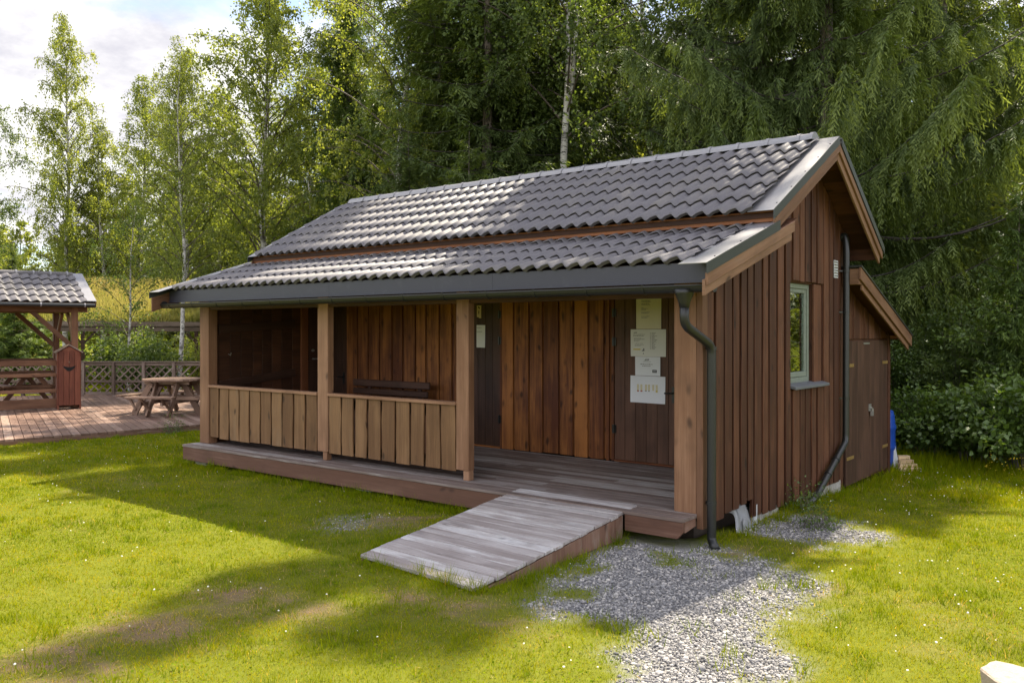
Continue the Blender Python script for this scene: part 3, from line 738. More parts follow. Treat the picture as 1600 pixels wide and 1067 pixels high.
for z, h, x1 in ((1.215, .115, -5.80), (1.075, .10, -5.84)):
    q = MB(); q.box(-7.63, x1, 2.20, 2.245, z-h/2, z+h/2, 'x'); q.build('back_rail', M['annex'], bench, .012)
for x in (-7.3, -6.1):
    q = MB(); q.box(x, x+.07, 2.246, 2.29, DZ, 1.2); q.build('back_post', M['annex'], bench, .004)
    q = MB(); q.box(x, x+.07, 1.72, 1.79, DZ, .73); q.box(x, x+.07, 1.72, 2.24, .66, .73, 'y'); q.build('leg', M['annex'], bench, .004)
q = MB()
for k in range(3): q.box(-7.6, -5.86, 1.70+k*.155, 1.70+k*.155+.14, .733, .775, 'x')
q.build('seat', M['annex'], bench, .006)

def text_mesh(s, size, shear=0.0, bold=0.0):
    c = bpy.data.curves.new('t', 'FONT'); c.body = s; c.size = size; c.shear = shear; c.offset = bold; c.align_x = 'CENTER'
    o = bpy.data.objects.new('t', c); col.objects.link(o)
    dg = bpy.context.evaluated_depsgraph_get(); me = bpy.data.meshes.new_from_object(o.evaluated_get(dg))
    V = np.array([v.co[:] for v in me.vertices]); F = [list(p.vertices) for p in me.polygons]
    bpy.data.objects.remove(o); bpy.data.curves.remove(c); bpy.data.meshes.remove(me)
    return V, F
NY = PWY+.013
def sheet(x0, x1, z0, z1, paper, label, y=None, tilt=0.0):
    yy = NY if y is None else y
    th = thing('notice_sheet', label, 'notice', ((x0+x1)/2, yy, (z0+z1)/2), 'paper notices on the porch doors')
    n = 6; V = []; F = []; U = []
    for d in (0, .003):
        for i in range(n+1):
            for k in range(n+1):
                a, c_ = i/n, k/n; V.append((x0+(x1-x0)*a+tilt*(c_-.5), yy+d-.003*sin(3*a+2*c_), z0+(z1-z0)*c_+tilt*(.5-a)))
    m_ = (n+1)**2
    for i in range(n):
        for k in range(n):
            b0 = i*(n+1)+k; f = [b0, b0+n+1, b0+n+2, b0+1]; F.append(f); U.append([(0, 0)]*4); F.append([v+m_ for v in f[::-1]]); U.append([(0, 0)]*4)
    q = MB(); q.add(V, F, U); q.build('paper', M[paper], th)
    return th, x0, x1, z0, z1, yy-.0065
def write(sh, s, u, v, size, mat='ink', shear=.35, bold=.0):
    th, x0, x1, z0, z1, yy = sh
    V, F = text_mesh(s, size, shear, bold)
    V = np.stack([x0+(x1-x0)*u+V[:, 0], np.full(len(V), yy), z0+(z1-z0)*v+V[:, 1]], 1)
    q = MB(); q.add(V, F, [[(0, 0)]*len(f) for f in F]); q.build('lettering', M[mat], th)
def lines(sh, rows, mat='ink_soft'):
    th, x0, x1, z0, z1, yy = sh; q = MB()
    for (u0, u1, v, h) in rows:
        x = x0+(x1-x0)*u0; xe = x0+(x1-x0)*u1; z = z0+(z1-z0)*v
        while x < xe-.004:
            w = min(random.uniform(.012, .035), xe-x); q.box(x, x+w, yy-.0004, yy+.0004, z, z+h*random.uniform(.7, 1)); x += w+.006
    q.build('print', M[mat], th)
def patch(sh, rects, mat):
    th, x0, x1, z0, z1, yy = sh; q = MB()
    for (u0, u1, v0, v1) in rects: q.box(x0+(x1-x0)*u0, x0+(x1-x0)*u1, yy-.0003, yy+.0003, z0+(z1-z0)*v0, z0+(z1-z0)*v1)
    q.build('print', M[mat], th)
s1 = sheet(-2.15, -1.77, 2.125, 2.69, 'paper_warm', 'yellowed paper notice, topmost of the four on the right porch door')
write(s1, 'ABIF', .5, .80, .05, 'ink', .4, .0015)
lines(s1, [(.32, .68, .765, .010), (.37, .62, .735, .009)]+[(.22, b, v, .011) for b, v in ((.55, .665), (.60, .64), (.52, .595), (.58, .57), (.30, .50), (.48, .475), (.42, .45), (.55, .39), (.50, .365), (.54, .29), (.46, .26))])
s2 = sheet(-2.235, -1.70, 1.755, 2.12, 'paper', 'wide paper notice with a long list and yellow strip, second from top on the door')
write(s2, 'ABIF', .135, .85, .025, 'ink', .4, .0008)
lines(s2, [(.08, .42, .80, .008), (.08, .38, .745, .012), (.10, .30, .66, .008), (.10, .40, .625, .008), (.10, .28, .59, .007), (.10, .24, .555, .007), (.12, .36, .47, .007), (.12, .38, .42, .008), (.12, .30, .38, .006)]+[(.61, random.uniform(.68, .77), .86-k*.037, .008) for k in range(17)]+[(.565, .585, .86-k*.037, .008) for k in range(17)])
patch(s2, [(.08, .29, .235, .285)], 'inkyel'); patch(s2, [(.33, .37, .20, .235), (.37, .40, .20, .30), (.36, .385, .09, .13)], 'ink')
s3 = sheet(-2.165, -1.785, 1.497, 1.752, 'paper_cool', 'small white paper notice with a printed grey box, third from top on the door')
write(s3, 'ABIF', .47, .79, .034, 'ink', .4, .001)
lines(s3, [(.33, .66, .73, .008), (.22, .72, .585, .012), (.29, .65, .495, .012)])
patch(s3, [(.70, .88, .17, .235), (.70, .88, .26, .32), (.70, .73, .235, .26), (.85, .88, .235, .26)], 'ink')
s4 = sheet(-2.24, -1.71, 1.13, 1.492, 'paper_cool', 'wide white paper notice showing six small coloured columns, lowest on the door', tilt=.004)
for u in (.20, .30, .43, .52, .64, .74):
    patch(s4, [(u, u+.055, .47+k*.032, .489+k*.032) for k in range(7)], 'inkyel')
patch(s4, [(.20, .255, .415, .46), (.30, .36, .415, .46)], 'inkred'); patch(s4, [(.43, .48, .435, .46), (.525, .57, .43, .455)], 'ink'); patch(s4, [(.74, .795, .41, .47)], 'inkyel')
s5 = sheet(-5.02, -4.85, 1.84, 2.19, 'paper', 'narrow white paper notice alone on the middle porch door', tilt=.003)
lines(s5, [(.05, .65, .87, .010), (.05, .7, .69, .010)])
pl = thing('door_plate', 'small tan plate with a dark figure above the paper on the middle door', 'sign', (-4.97, NY, 2.35))
q = MB(); q.prism([(-5.015, NY, 2.495), (-5.015, NY, 2.315), (-4.985, NY, 2.315), (-4.97, NY, 2.30), (-4.93, NY, 2.295), (-4.93, NY, 2.495)], (0, .008, 0)); q.build('plate', M['tan'], pl)
q = MB()
q.prism([(-4.995, NY-.002, 2.468), (-4.985, NY-.002, 2.478), (-4.97, NY-.002, 2.474), (-4.955, NY-.002, 2.455), (-4.957, NY-.002, 2.44), (-4.968, NY-.002, 2.448), (-4.985, NY-.002, 2.458)], (0, .002, 0))
q.prism([(-4.982, NY-.002, 2.40), (-4.975, NY-.002, 2.42), (-4.968, NY-.002, 2.40), (-4.968, NY-.002, 2.38), (-4.975, NY-.002, 2.35), (-4.982, NY-.002, 2.38)], (0, .002, 0))
q.build('figure', M['hole'], pl)

# ------------------------------------------------------------------ pale slab in the corner, barrel, planks behind the shed
q = MB(); T = frame(3.0, -2.63, -.62)
top = [(0, 0), (-.006, .05), (.06, .10), (.16, .14), (.45, .165), (.95, .17), (.95, -.20), (.5, -.19), (.2, -.16), (.04, -.10), (.03, -.05)]
q = MB(T); n = len(top)
V = [(x, y, .355+random.uniform(-.004, .004)) for x, y in top]+[(x*1.0+.02*random.uniform(-1, 1), y+.012*random.uniform(-1, 1), .26) for x, y in top]+[(x+.03*random.uniform(-1, 1)-.05, y*1.05, .12) for x, y in top]+[(x-.09, y*1.15, -.06) for x, y in top]
F = [list(range(n))[::-1]]; 
for r in range(3): F += [[r*n+i, r*n+(i+1) % n, (r+1)*n+(i+1) % n, (r+1)*n+i] for i in range(n)]
q.add(V, F, [[(V[i][0], V[i][1]) for i in f] for f in F])
st = q.build('stone_block', M['stone'], None, .008); tag(st, 'pale sunlit stone slab at the edge of the right lawn', 'stone')
bar = thing('barrel', 'blue plastic barrel standing behind the shed corner', 'barrel', (-.29, 6.93, -.12))
bx, by = -.29, 6.93
prof = [(.0, 0), (.22, 0), (.25, .03), (.265, .12), (.27, .3), (.285, .33), (.285, .37), (.272, .40), (.272, .62), (.285, .65), (.285, .69), (.27, .72), (.262, .85), (.24, .93), (.18, .955), (.0, .955)]
q = MB(); n = 24; V = []; F = []
for r_, z in prof: V += [(bx+r_*cos(2*pi*k/n), by+r_*sin(2*pi*k/n), -.12+z) for k in range(n)]
for i in range(len(prof)-1): F += [[i*n+k, i*n+(k+1) % n, (i+1)*n+(k+1) % n, (i+1)*n+k] for k in range(n)]
q.add(V, F, [[(0, 0)]*4 for f in F]); q.build('body', M['blue'], bar, smooth=True)
q = MB(); q.tube([(bx+.13, by-.12, .82), (bx+.13, by-.12, .87)], .04, 12); q.build('bung', M['white'], bar)
q = MB(); ax, ay = at(1395, 13.9); q.prism([(ax, ay, -.14), (ax+.10, ay+.06, -.14), (ax+.03, ay+.03, .26), (ax+.0, ay+.0, .26)], (-.02, .03, 0)); o = q.build('plastic_board', M['white'], None, .004); tag(o, 'narrow white board leaning by the blue barrel', 'board')
px_, py_ = at(1421, 13.75)
for k in range(4):
    q = MB(frame(px_-.05*k, py_+.05*k, .75)); q.box(-.17+.03*k, .17-.02*k, -.05, .05, -.12+k*.055, -.067+k*.055, 'x'); o = q.build('cut_plank', M['rawwood'], None, .004)
    tag(o, ('lowest', 'second', 'third', 'topmost')[k]+' pale sawn plank of the small stack beside the blue barrel', 'plank', 'planks stacked by the barrel')

# ------------------------------------------------------------------ terrace with gazebo, bin, tables and fence
TZ = .12
q = MB(); cx, cy = -17.5, 3.0; ang = radians_ = pi-R(20)
bd = np.array([cos(ang), sin(ang)]); bn = np.array([-bd[1], bd[0]])
TP = [(-13.60, -4.2), (-12.97, .32), (-12.55, 4.6), (-21.4, 8.9), (-24.6, 3.2), (-24.6, -4.2)]
def clip_poly(poly, n, d0, d1):
    out = poly
    for sgn, d in ((1, d0), (-1, -d1)):
        res = []
        for i in range(len(out)):
            a, c_ = np.array(out[i]), np.array(out[(i+1) % len(out)]); fa, fc = sgn*(a@n)-d, sgn*(c_@n)-d
            if fa >= 0: res.append(tuple(a))
            if fa*fc < 0: res.append(tuple(a+(c_-a)*fa/(fa-fc)))
        out = res
        if len(out) < 3: return []
    return out
ds = [np.array(p)@bn for p in TP]; d = min(ds)
terr = MB()
while d < max(ds):
    pc = clip_poly(TP, bn, d+.006, d+.155)
    if pc:
        z = TZ+random.uniform(-.002, .002); ou, ov, r_ = random.random()*30, random.random()*30, random.random()
        n = len(pc); V = [(x, y, z) for x, y in pc]+[(x, y, z-.035) for x, y in pc]
        F = [list(range(n)), list(range(n, 2*n))[::-1]]+[[i, n+i, n+(i+1) % n, (i+1) % n] for i in range(n)]
        U = [[(ou+np.array(V[i][:2])@bn, ov+np.array(V[i][:2])@bd) for i in f] for f in F]
        terr.add(V, F, U, r_)
    d += .16
o = terr.build('terrace', M['terrace']); tag(o, 'reddish plank terrace deck at the far left', 'terrace', kind='structure')
q = MB()
for i in (0, 1): q.bar((*TP[i], TZ-.10), (*TP[i+1], TZ-.10), .12, .03, (0, 0, 1))
o = q.build('terrace_edge', M['deck_side']); tag(o, kind='structure')
# local frame of gazebo: u to the right in the picture, v away from the viewer
GA = math.atan2(.975, .22); O = (-18.80, 2.67)
GT = frame(O[0], O[1], GA, TZ)          # x along u, y along v (left of u = away)
gz_root = thing('gazebo', 'open timber gazebo with dark tiled roof on the terrace at the left', 'gazebo', (-19.9, .9, TZ))
UL, WD = -4.2, 2.3
for i, (x, y) in enumerate(((-.08, .08), (-.08, WD), (UL, .08), (UL, WD))):
    q = MB(GT); q.box(x-.075, x+.075, y-.075, y+.075, 0, 2.62); q.build('post', M['gazebo'], gz_root, .008)
for y in (.08, WD):
    q = MB(GT); q.box(UL-.4, .22, y-.07, y+.07, 2.46, 2.66, 'x'); q.build('beam', M['gazebo'], gz_root, .006)
for x in (-.08, UL):
    q = MB(GT); q.box(x-.06, x+.06, .16, WD-.08, 2.46, 2.62, 'y'); q.build('beam', M['gazebo'], gz_root, .006)
for y in (.08, WD):
    for x, s_ in ((-.10, -1), (UL+.02, 1)):
        q = MB(GT); q.bar((x, y, 1.55), (x+s_*.95, y, 2.46), .11, .07, (s_, 0, -1)); q.build('brace', M['gazebo'], gz_root, .005)
for x in (-.08, UL):
    for y, s_ in ((.12, 1), (WD-.04, -1)):
        q = MB(GT); q.bar((x, y, 1.7), (x, y+s_*.75, 2.46), .11, .07, (0, s_, -1)); q.build('brace', M['gazebo'], gz_root, .005)
eave_y, eave_z, rid_y, rid_z = -.36, 2.70, 1.19, 3.47
def gslab(y0, z0, y1, z1):
    q = MB(GT); q.hexa([[[(x, yy, zz-d) for x in (UL-.6, .31)] for yy, zz in ((y0, z0), (y1, z1))] for d in (.10, .055)]); return q.build('roof', M['gazebo'], gz_root)
g1 = gslab(eave_y+.03, eave_z+.015, rid_y, rid_z); g2 = gslab(2*rid_y-eave_y-.03, eave_z+.015, rid_y+.004, rid_z)
tile_sheet('roof_tiles', UL-.6, .12, (eave_y-.02, eave_z-.02), (rid_y-.03, rid_z-.02), .222, 5, M['tile'], g1, GT)
tile_sheet('roof_tiles', UL-.6, .12, (2*rid_y-eave_y+.02, eave_z-.02), (rid_y+.03, rid_z-.02), .222, 5, M['tile'], g2, GT)
q = MB(GT); q.tube([(UL-.6, rid_y, rid_z+.01), (.10, rid_y, rid_z+.01)], .075, 12); rc = q.build('ridge_cap', M['tile'], gz_root)
q = MB(GT)
for k in range(12): q.tube([(-.05-k*.40, rid_y, rid_z+.015), (-.01-k*.40, rid_y, rid_z+.015)], .088, 12)
q.build('ridge_collars', M['flash'], rc)
for y0, y1 in ((eave_y-.03, rid_y), (2*rid_y-eave_y+.03, rid_y+.003)):
    q = MB(GT); q.hexa([[[(x, yy, zz+d) for yy, zz in ((y0, eave_z), (y1, rid_z+.01))] for d in (.03, .045)] for x in (.10, .345)]); fl = q.build('verge_flashing', M['flash'], gz_root)
    q = MB(GT); q.hexa([[[(x, yy, zz+d) for yy, zz in ((y0, eave_z), (y1, rid_z+.01))] for d in (-.12, .028)] for x in (.312, .34)]); q.build('bargeboard', M['gazebo'], gz_root)
q = MB(GT); q.box(UL-.6, .31, eave_y+.03, eave_y+.05, eave_z-.13, eave_z-.01, 'x'); q.build('eave_board', M['gazebo'], gz_root)
q = MB(GT); q.tube([(UL-.6, eave_y-.04, eave_z-.07), (.30, eave_y-.04, eave_z-.07)], .05, 10); g = q.build('gutter', M['black'], gz_root)
for k in range(5):
    q = MB(GT); xx = .05-k*1.0; q.tube([(xx, eave_y-.04, eave_z-.07), (xx+.03, eave_y-.04, eave_z-.07)], .056, 10); q.build('bracket', M['flash'], g)
for y in (-.02, ):
    q = MB(GT)
    for z, h in ((1.17, .14), (.87, .085), (.47, .085), (.15, .24)): q.box(UL, -.16, y-.02, y+.02, z-h/2, z+h/2, 'x')
    q.build('railing', M['gazebo'], gz_root, .005)
q = MB(GT)
for z, h in ((1.17, .12), (.85, .09), (.45, .09)): q.box(UL, -.16, WD-.02, WD+.02, z-h/2, z+h/2, 'x')
q.build('railing', M['gazebo'], gz_root, .005)
# wooden bin with a smile-shaped slot
binr = thing('litter_bin', 'tall reddish wooden bin with a smile-shaped slot by the gazebo post', 'bin', (-18.78, 2.48, TZ))
BT = frame(-18.88, 2.44, GA-.10, TZ)
q = MB(BT); w = .49/4
for k in range(4): q.box(-.245+k*w+.003, -.245+(k+1)*w-.003, -.335, -.31, .10, 1.48)
for k in range(3): q.box(-.27, -.245, -.31+k*.15+.003, -.31+(k+1)*.15-.003, .02, 1.44); q.box(.245, .27, -.31+k*.15+.003, -.31+(k+1)*.15-.003, .02, 1.44)
q.box(-.245, .245, .11, .14, .1, 1.44); q.box(-.24, .24, -.305, .1, .10, .13)
body = q.build('body', M['bin'], binr, .003)
for x in (-.25, .25):
    for y in (-.3, .12):
        q = MB(BT); q.box(x-.022, x+.022, y-.022, y+.022, 0, .11); q.build('foot', M['bin'], binr)
q = MB(BT); q.prism([(-.245, -.332, 1.44), (.245, -.332, 1.44), (0, -.332, 1.60)], (0, .44, 0)); q.build('gable_end', M['bin'], binr)
q = MB(BT)
for s_ in (-1, 1): q.hexa([[[(s_*x, y, z+d) for x, z in ((.31, 1.42), (.0, 1.615))] for y in (-.38, .17)] for d in (0, .025)])
q.build('bin_roof', M['grey'], binr)
q = MB(BT); pts = []
for k in range(11): a = -1+2*k/10; pts.append((a*.155, -.338, 1.11-.150*(1-a*a)-.0))
for k in range(9): a = 1-2*(k+1)/10; pts.append((a*.155, -.338, 1.11-.045*(1-a*a)))
q.prism(pts, (0, .004, 0)); q.build('slot', M['hole'], body)
q = MB(BT); q.tube([(0, -.335, 1.19), (0, -.352, 1.19)], .016, 8); q.build('knob', M['grey'], body)

# round picnic table with four benches
def round_table(cx, cy, label):
    rt = thing('round_picnic_table', label, 'picnic table', (cx, cy, TZ)); T = frame(cx, cy, .55, TZ)
    q = MB(T); Rr = .68; k = -Rr
    while k < Rr-.01:
        a = max(abs(k), abs(min(k+.113, Rr))); pts = []
        for s_ in (-1, 1):
            ys = np.linspace(k+.004, min(k+.113, Rr)-.004, 5)
            for yy in (ys if s_ < 0 else ys[::-1]): pts.append((s_*math.sqrt(max(.0004, Rr*Rr-yy*yy)), yy, .80))
        q.prism(pts[::-1], (0, 0, .045)); k += .115
    q.build('table_top', M['table'], rt, .004)
    q = MB(T); q.box(-.55, .55, -.30, -.23, .72, .80, 'x'); q.box(-.55, .55, .23, .30, .72, .80, 'x'); q.box(-.30, -.23, -.5, .5, .655, .718, 'y'); q.box(.23, .30, -.5, .5, .655, .718, 'y')
    for s_ in (-.26, .26): q.box(-1.0, 1.0, s_-.03, s_+.03, .36, .44, 'x'); q.box(s_-.03, s_+.03, -1.0, 1.0, .275, .355, 'y')
    q.build('cross_beams', M['table'], rt, .004)
    for k in range(4):
        a = k*pi/2; c_, s_ = cos(a), sin(a)
        for off in (-.26, .26):
            rot = lambda x, y, z: (c_*x-s_*y, s_*x+c_*y, z)
            q = MB(T); q.bar(rot(.36, off+.065, .76), rot(.80, off+.065, 0.0), .14, .05, rot(1, 0, .4)); q.build('leg', M['table'], rt, .004)
        q = MB(T)
        for j, (r0, ln) in enumerate(((.83, .52), (.97, .58))): q.hexa([[[rot(r0+dx, y, z) for y in (-ln, ln)] for z in (.44, .485)] for dx in (0, .13)])
        q.build('bench_seat', M['table'], rt, .006)
        for off in (-.26, .26): q = MB(T); q.bar(rot(.98, off, .44), rot(.72, off+.1, .12), .06, .04, rot(0, 1, 0)); q.build('bench_strut', M['table'], rt)
    return rt
round_table(-15.35, 3.30, 'round weathered picnic table with four fixed benches on the terrace')
def aframe_table(px, d, rot, label, mat, z0=TZ, sc=1.0, cx=None):
    x, y = at(px, d); rt = thing('picnic_table', label, 'picnic table', (x, y, z0), 'rectangular picnic tables'); T = frame(x, y, rot, z0); T[:3, :3] *= sc
    q = MB(T)
    for k in range(5): q.box(-.9, .9, -.40+k*.162, -.40+k*.162+.15, .78, .82, 'x')
    q.build('table_top', M[mat], rt, .004)
    for s_ in (-1, 1):
        q = MB(T)
        for k in range(2): q.box(-.9, .9, s_*.62+(k-1)*.15, s_*.62+(k-1)*.15+.14, .46, .50, 'x')
        q.build('bench_seat', M[mat], rt, .004)
    for xx in (-.6, .6):
        for s_ in (-1, 1):
            q = MB(T); q.bar((xx+.025*s_, s_*.12, .78), (xx+.025*s_, s_*.72, 0), .12, .045, (0, 1, .6)); q.build('leg', M[mat], rt, .004)
        q = MB(T); q.box(xx-.07, xx-.03, -.72, .72, .37, .46, 'y'); q.box(xx-.07, xx-.03, -.38, .38, .69, .78, 'y'); q.build('cross_brace', M[mat], rt)
aframe_table(40, 24.2, GA+pi/2+.1, 'wooden picnic table with A-shaped legs under the gazebo roof', 'gazebo')
# lattice fence
fence = thing('lattice_fence', 'weathered grey lattice fence along the back of the terrace', 'fence', (-22.6, 6.3, TZ))
fa = np.array(at(118, 26.9)); fb = np.array(at(320, 26.9)); fdir = (fb-fa)/np.linalg.norm(fb-fa); fa = fa-fdir*7.2
FT = frame(fa[0], fa[1], math.atan2(fdir[1], fdir[0]), TZ); FLn = float(np.linalg.norm(fb-fa))
q = MB(FT); q.box(0, FLn, -.06, .06, 1.0, 1.04, 'x'); q.build('top_rail', M['grey'], fence, .004)
q = MB(FT); q.box(0, FLn, -.02, .02, .38, .45, 'x'); q.box(0, FLn, -.02, .02, .02, .09, 'x'); q.box(0, FLn, -.02, .02, .90, .99, 'x'); q.build('mid_rail', M['grey'], fence, .004)
x = FLn-.02
while x > 0:
    q = MB(FT); q.box(x-.045, x+.045, -.055, .055, -.05, 1.0); q.build('fence_post', M['grey'], fence, .005); x -= .935
q = MB(FT); x = -1.0
while x < FLn:
    for s_, yy in ((1, .022), (-1, .036)):
        a, c_ = (x, x+.92) if s_ > 0 else (x+.92, x); z0, z1 = .06, .96
        def cl(x0, z0, x1, z1):
            if min(x0, x1) < 0 or max(x0, x1) > FLn: return
            q.bar((x0, yy, z0), (x1, yy, z1), .042, .010, (0, 0, 1))
        cl(a, z0, c_, z1)
    x += .26
q.build('lattice', M['grey'], fence)
# turf-roofed shelter beyond
ts = thing('turf_shelter', 'open shelter with a yellow grass turf roof behind the lattice fence', 'shelter', (*at(175, 34), 0))
sa = np.array(at(20, 32.5)); sb_ = np.array(at(318, 35.5)); sd_ = (sb_-sa)/np.linalg.norm(sb_-sa); ST = frame(sa[0], sa[1], math.atan2(sd_[1], sd_[0])); SL = float(np.linalg.norm(sb_-sa))
q = MB(ST); q.box(0, SL, -.35, -.30, 2.28, 2.46, 'x'); q.box(0, SL, -.28, -.10, 2.08, 2.28, 'x'); q.build('eave_beam', M['grey'], ts)
q = MB(ST); q.hexa([[[(x, yy, zz-d) for x in (0, SL)] for yy, zz in ((-.30, 2.42), (4.6, 4.25))] for d in (.0, .16)]); roof = q.build('roof', M['soil'], ts)
q = MB(ST); q.hexa([[[(x, yy, zz-d) for x in (0, SL)] for yy, zz in ((9.4, 2.42), (4.61, 4.25))] for d in (.0, .16)]); q.build('roof', M['soil'], ts)
for x in (.25, 2.35, 3.55, SL-.3):
    for y in (-.19, 4.6):
        q = MB(ST); q.box(x-.07, x+.07, y-.07, y+.07, -.1, 2.08 if y < 1 else 4.0); q.build('post', M['shaded_door'], ts)
    q = MB(ST); q.bar((x, -.19, 1.6), (x+.45, -.19, 2.08), .07, .06, (1, 0, -1)); q.bar((x, -.19, 1.6), (x-.45, -.19, 2.08), .07, .06, (-1, 0, -1)); q.build('brace', M['shaded_door'], ts)
nb = 26000; gx = rng.uniform(0, SL, nb); gt = rng.uniform(0, 1, nb)**1.0; back = rng.random(nb) < .15
gy = -.34+4.95*gt; gzv = 2.42+1.83*gt; 
hh = rng.uniform(.12, .34, nb)*(.6+.9*fbm(gx, gy, 1.2, 9)); an = rng.uniform(0, 2*pi, nb); lean = rng.normal(0, .10, (nb, 2))
base = np.stack([gx, gy, gzv], 1); wv = np.stack([np.cos(an), np.sin(an), np.zeros(nb)], 1)*rng.uniform(.012, .022, nb)[:, None]
tip = base+np.stack([lean[:, 0]-.02, lean[:, 1]-.05, hh], 1)
V = np.stack([base-wv, base+wv, tip], 1).reshape(-1, 3); V = V@ST[:3, :3].T+ST[:3, 3]
o = raw('turf', V, np.arange(nb*3).reshape(-1, 3), M['turf'], roof, np.clip(.25+.5*fbm(gx, gy, .7, 6)+.25*gt+rng.normal(0, .12, nb), 0, 1)); o['kind'] = 'stuff'
aframe_table(152, 35.5, math.atan2(sd_[1], sd_[0]), 'dark picnic table in the shade of the turf-roofed shelter', 'gazebo', 0.0)
# ------------------------------------------------------------------ ground
def axis(lo, f0, f1, hi, st):
    a = np.arange(f0, f1+1e-6, st); l = f0-np.geomspace(.3, f0-lo, 22)[::-1]; h = f1+np.geomspace(.3, hi-f1, 22)
    return np.concatenate([l, a, h])
xs = axis(-600, -14, 6, 600, .11); ys = axis(-600, -7, 8, 600, .11)
X, Y = np.meshgrid(xs, ys); Z = gz(X, Y); gm = gravel_mask(X, Y); dm = dry_mask(X, Y)
Z = Z-.012*gm
under = (X > XL+.3) & (X < -.2) & (Y > .2) & (Y < 4.1); Z = np.where(under, Z-.1, Z)
nx, ny = len(xs), len(ys); i = (np.arange(ny-1)[:, None]*nx+np.arange(nx-1)[None]).ravel()
m, t, b = newmat('lawn_ground')
v = t('ShaderNodeTexCoord').outputs['Object']
ga = t.attr('grav').outputs['Fac']; da = t.attr('dry').outputs['Fac']
n1 = t.noise(v, 14, 6, .65); n2 = t.noise(v, 90, 5, .7); n3 = t.noise(v, .35, 4, .6)
gr = t.mix(n1, (.060, .075, .012), (.15, .17, .022)); gr = t.mix(n3, gr, t.mix(n1, (.09, .10, .014), (.20, .20, .03)))
dr = t.mix(n2, (.085, .058, .036), (.30, .215, .135))
gv = t.mix(t.smooth(n2, .3, .7), (.15, .143, .138), (.34, .33, .32))
c = t.mix(da, gr, dr); c = t.mix(ga, c, gv)
t.set(b, 'Base Color', c); b.inputs['Roughness'].default_value = .95; b.inputs['Specular IOR Level'].default_value = .0
t.set(b, 'Normal', t.bump(n2, .6, .02)); 
o = raw('ground', np.stack([X, Y, Z], 2).reshape(-1, 3), np.stack([i, i+1, i+1+nx, i+nx], 1), m, None, None, smooth=True)
for nm, arr in (('grav', gm), ('dry', dm)):
    a = o.data.attributes.new(nm, 'FLOAT', 'POINT'); a.data.foreach_set('value', arr.astype('f').ravel())
tag(o, 'mown green lawn with dry worn patches', 'lawn', kind='structure')

def blocked(x, y):
    t_ = poly_sd(x, y, TP) > -.02
    dk_ = (x > XL-.05) & (x < .02) & (y > -.30) & (y < 4.3)
    rp = (x > -2.20) & (x < -.64) & (y > -2.44) & (y < .1)
    an_ = (x > -2.3) & (x < .05) & (y > 4.2) & (y < 6.45)
    return t_ | dk_ | rp | an_
def scatter(n, dmin, dmax, half):
    d = np.sqrt(rng.uniform(dmin**2, dmax**2, n)); s_ = rng.uniform(-half, half, n)
    p = CAM[:2][None]+FW[:2][None]*d[:, None]+RT[:2][None]*(d*s_)[:, None]
    return p[:, 0], p[:, 1], d
def near_lawn(n=680000, d0=4.3, d1=42.0, half=.71):
    g_ = np.linspace(d0, d1, 600); w_ = g_*np.minimum(1, (6.0/g_)**1.75); c_ = np.cumsum(w_); c_ /= c_[-1]
    d = np.interp(rng.random(n), c_, g_); s_ = rng.uniform(-half, half, n)
    p = CAM[:2][None]+FW[:2][None]*d[:, None]+RT[:2][None]*(d*s_)[:, None]
    k = ~blocked(p[:, 0], p[:, 1]); return p[k, 0], p[k, 1], d[k]
gx, gy, gd = near_lawn()
g = gravel_mask(gx, gy); dr = dry_mask(gx, gy)
keep = (rng.random(len(gx)) > g**.8*1.04-.0) & (rng.random(len(gx)) > dr*.50)
gx, gy, gd, g, dr = gx[keep], gy[keep], gd[keep], g[keep], dr[keep]
n = len(gx); edge = np.zeros(n)
for (x0, x1, y0, y1) in ((XL, 0, -.30, -.30), (-2.2, -2.2, -2.4, -.3), (-2.2, -.64, -2.44, -2.44), (.06, .06, 0, 4.2), (.05, .05, 4.3, 6.4), (-.64, -.64, -2.4, -.3)):
    px_ = np.clip(gx, min(x0, x1), max(x0, x1)); py_ = np.clip(gy, min(y0, y1), max(y0, y1)); edge = np.maximum(edge, sstep(.22-np.hypot(gx-px_, gy-py_), 0, .2))
big = fbm(gx, gy, 1.6, 21); tuft = sstep(fbm(gx, gy, 4.5, 33), .52, .74)
hh = (.017+.018*big+.032*tuft)*rng.uniform(.55, 1.35, n)*(1-.35*dr)*(1+edge*1.5)*(1+.6*sstep(gd, 11, 20))
hh = np.where((gy > 4.5) & (gx > -1.5), hh*2.0, hh)
an = rng.uniform(0, 2*pi, n); la = rng.uniform(0, 2*pi, n); ll = hh*rng.uniform(.1, .9, n)
wv = np.stack([np.cos(an), np.sin(an), np.zeros(n)], 1)*(.0021*np.clip(gd/5.5, .9, 6)*rng.uniform(.7, 1.5, n))[:, None]
bz = gz(gx, gy)-.004; base = np.stack([gx, gy, bz], 1); tip = base+np.stack([ll*np.cos(la), ll*np.sin(la), hh], 1)
V = np.stack([base-wv, base+wv, tip], 1).reshape(-1, 3)
cv = .34+.42*(fbm(gx, gy, .8, 40)-.5)+.46*(fbm(gx, gy, 3.4, 41)-.5)+rng.normal(0, .12, n)-.20*tuft
cv = np.where(rng.random(n) < .025+.60*dr, rng.uniform(.72, 1.0, n), cv)
o = raw('grass', V, np.arange(n*3).reshape(-1, 3), M['grass'], None, np.clip(cv, 0, 1)); tag(o, 'short green grass blades of the lawn', 'grass', kind='stuff')

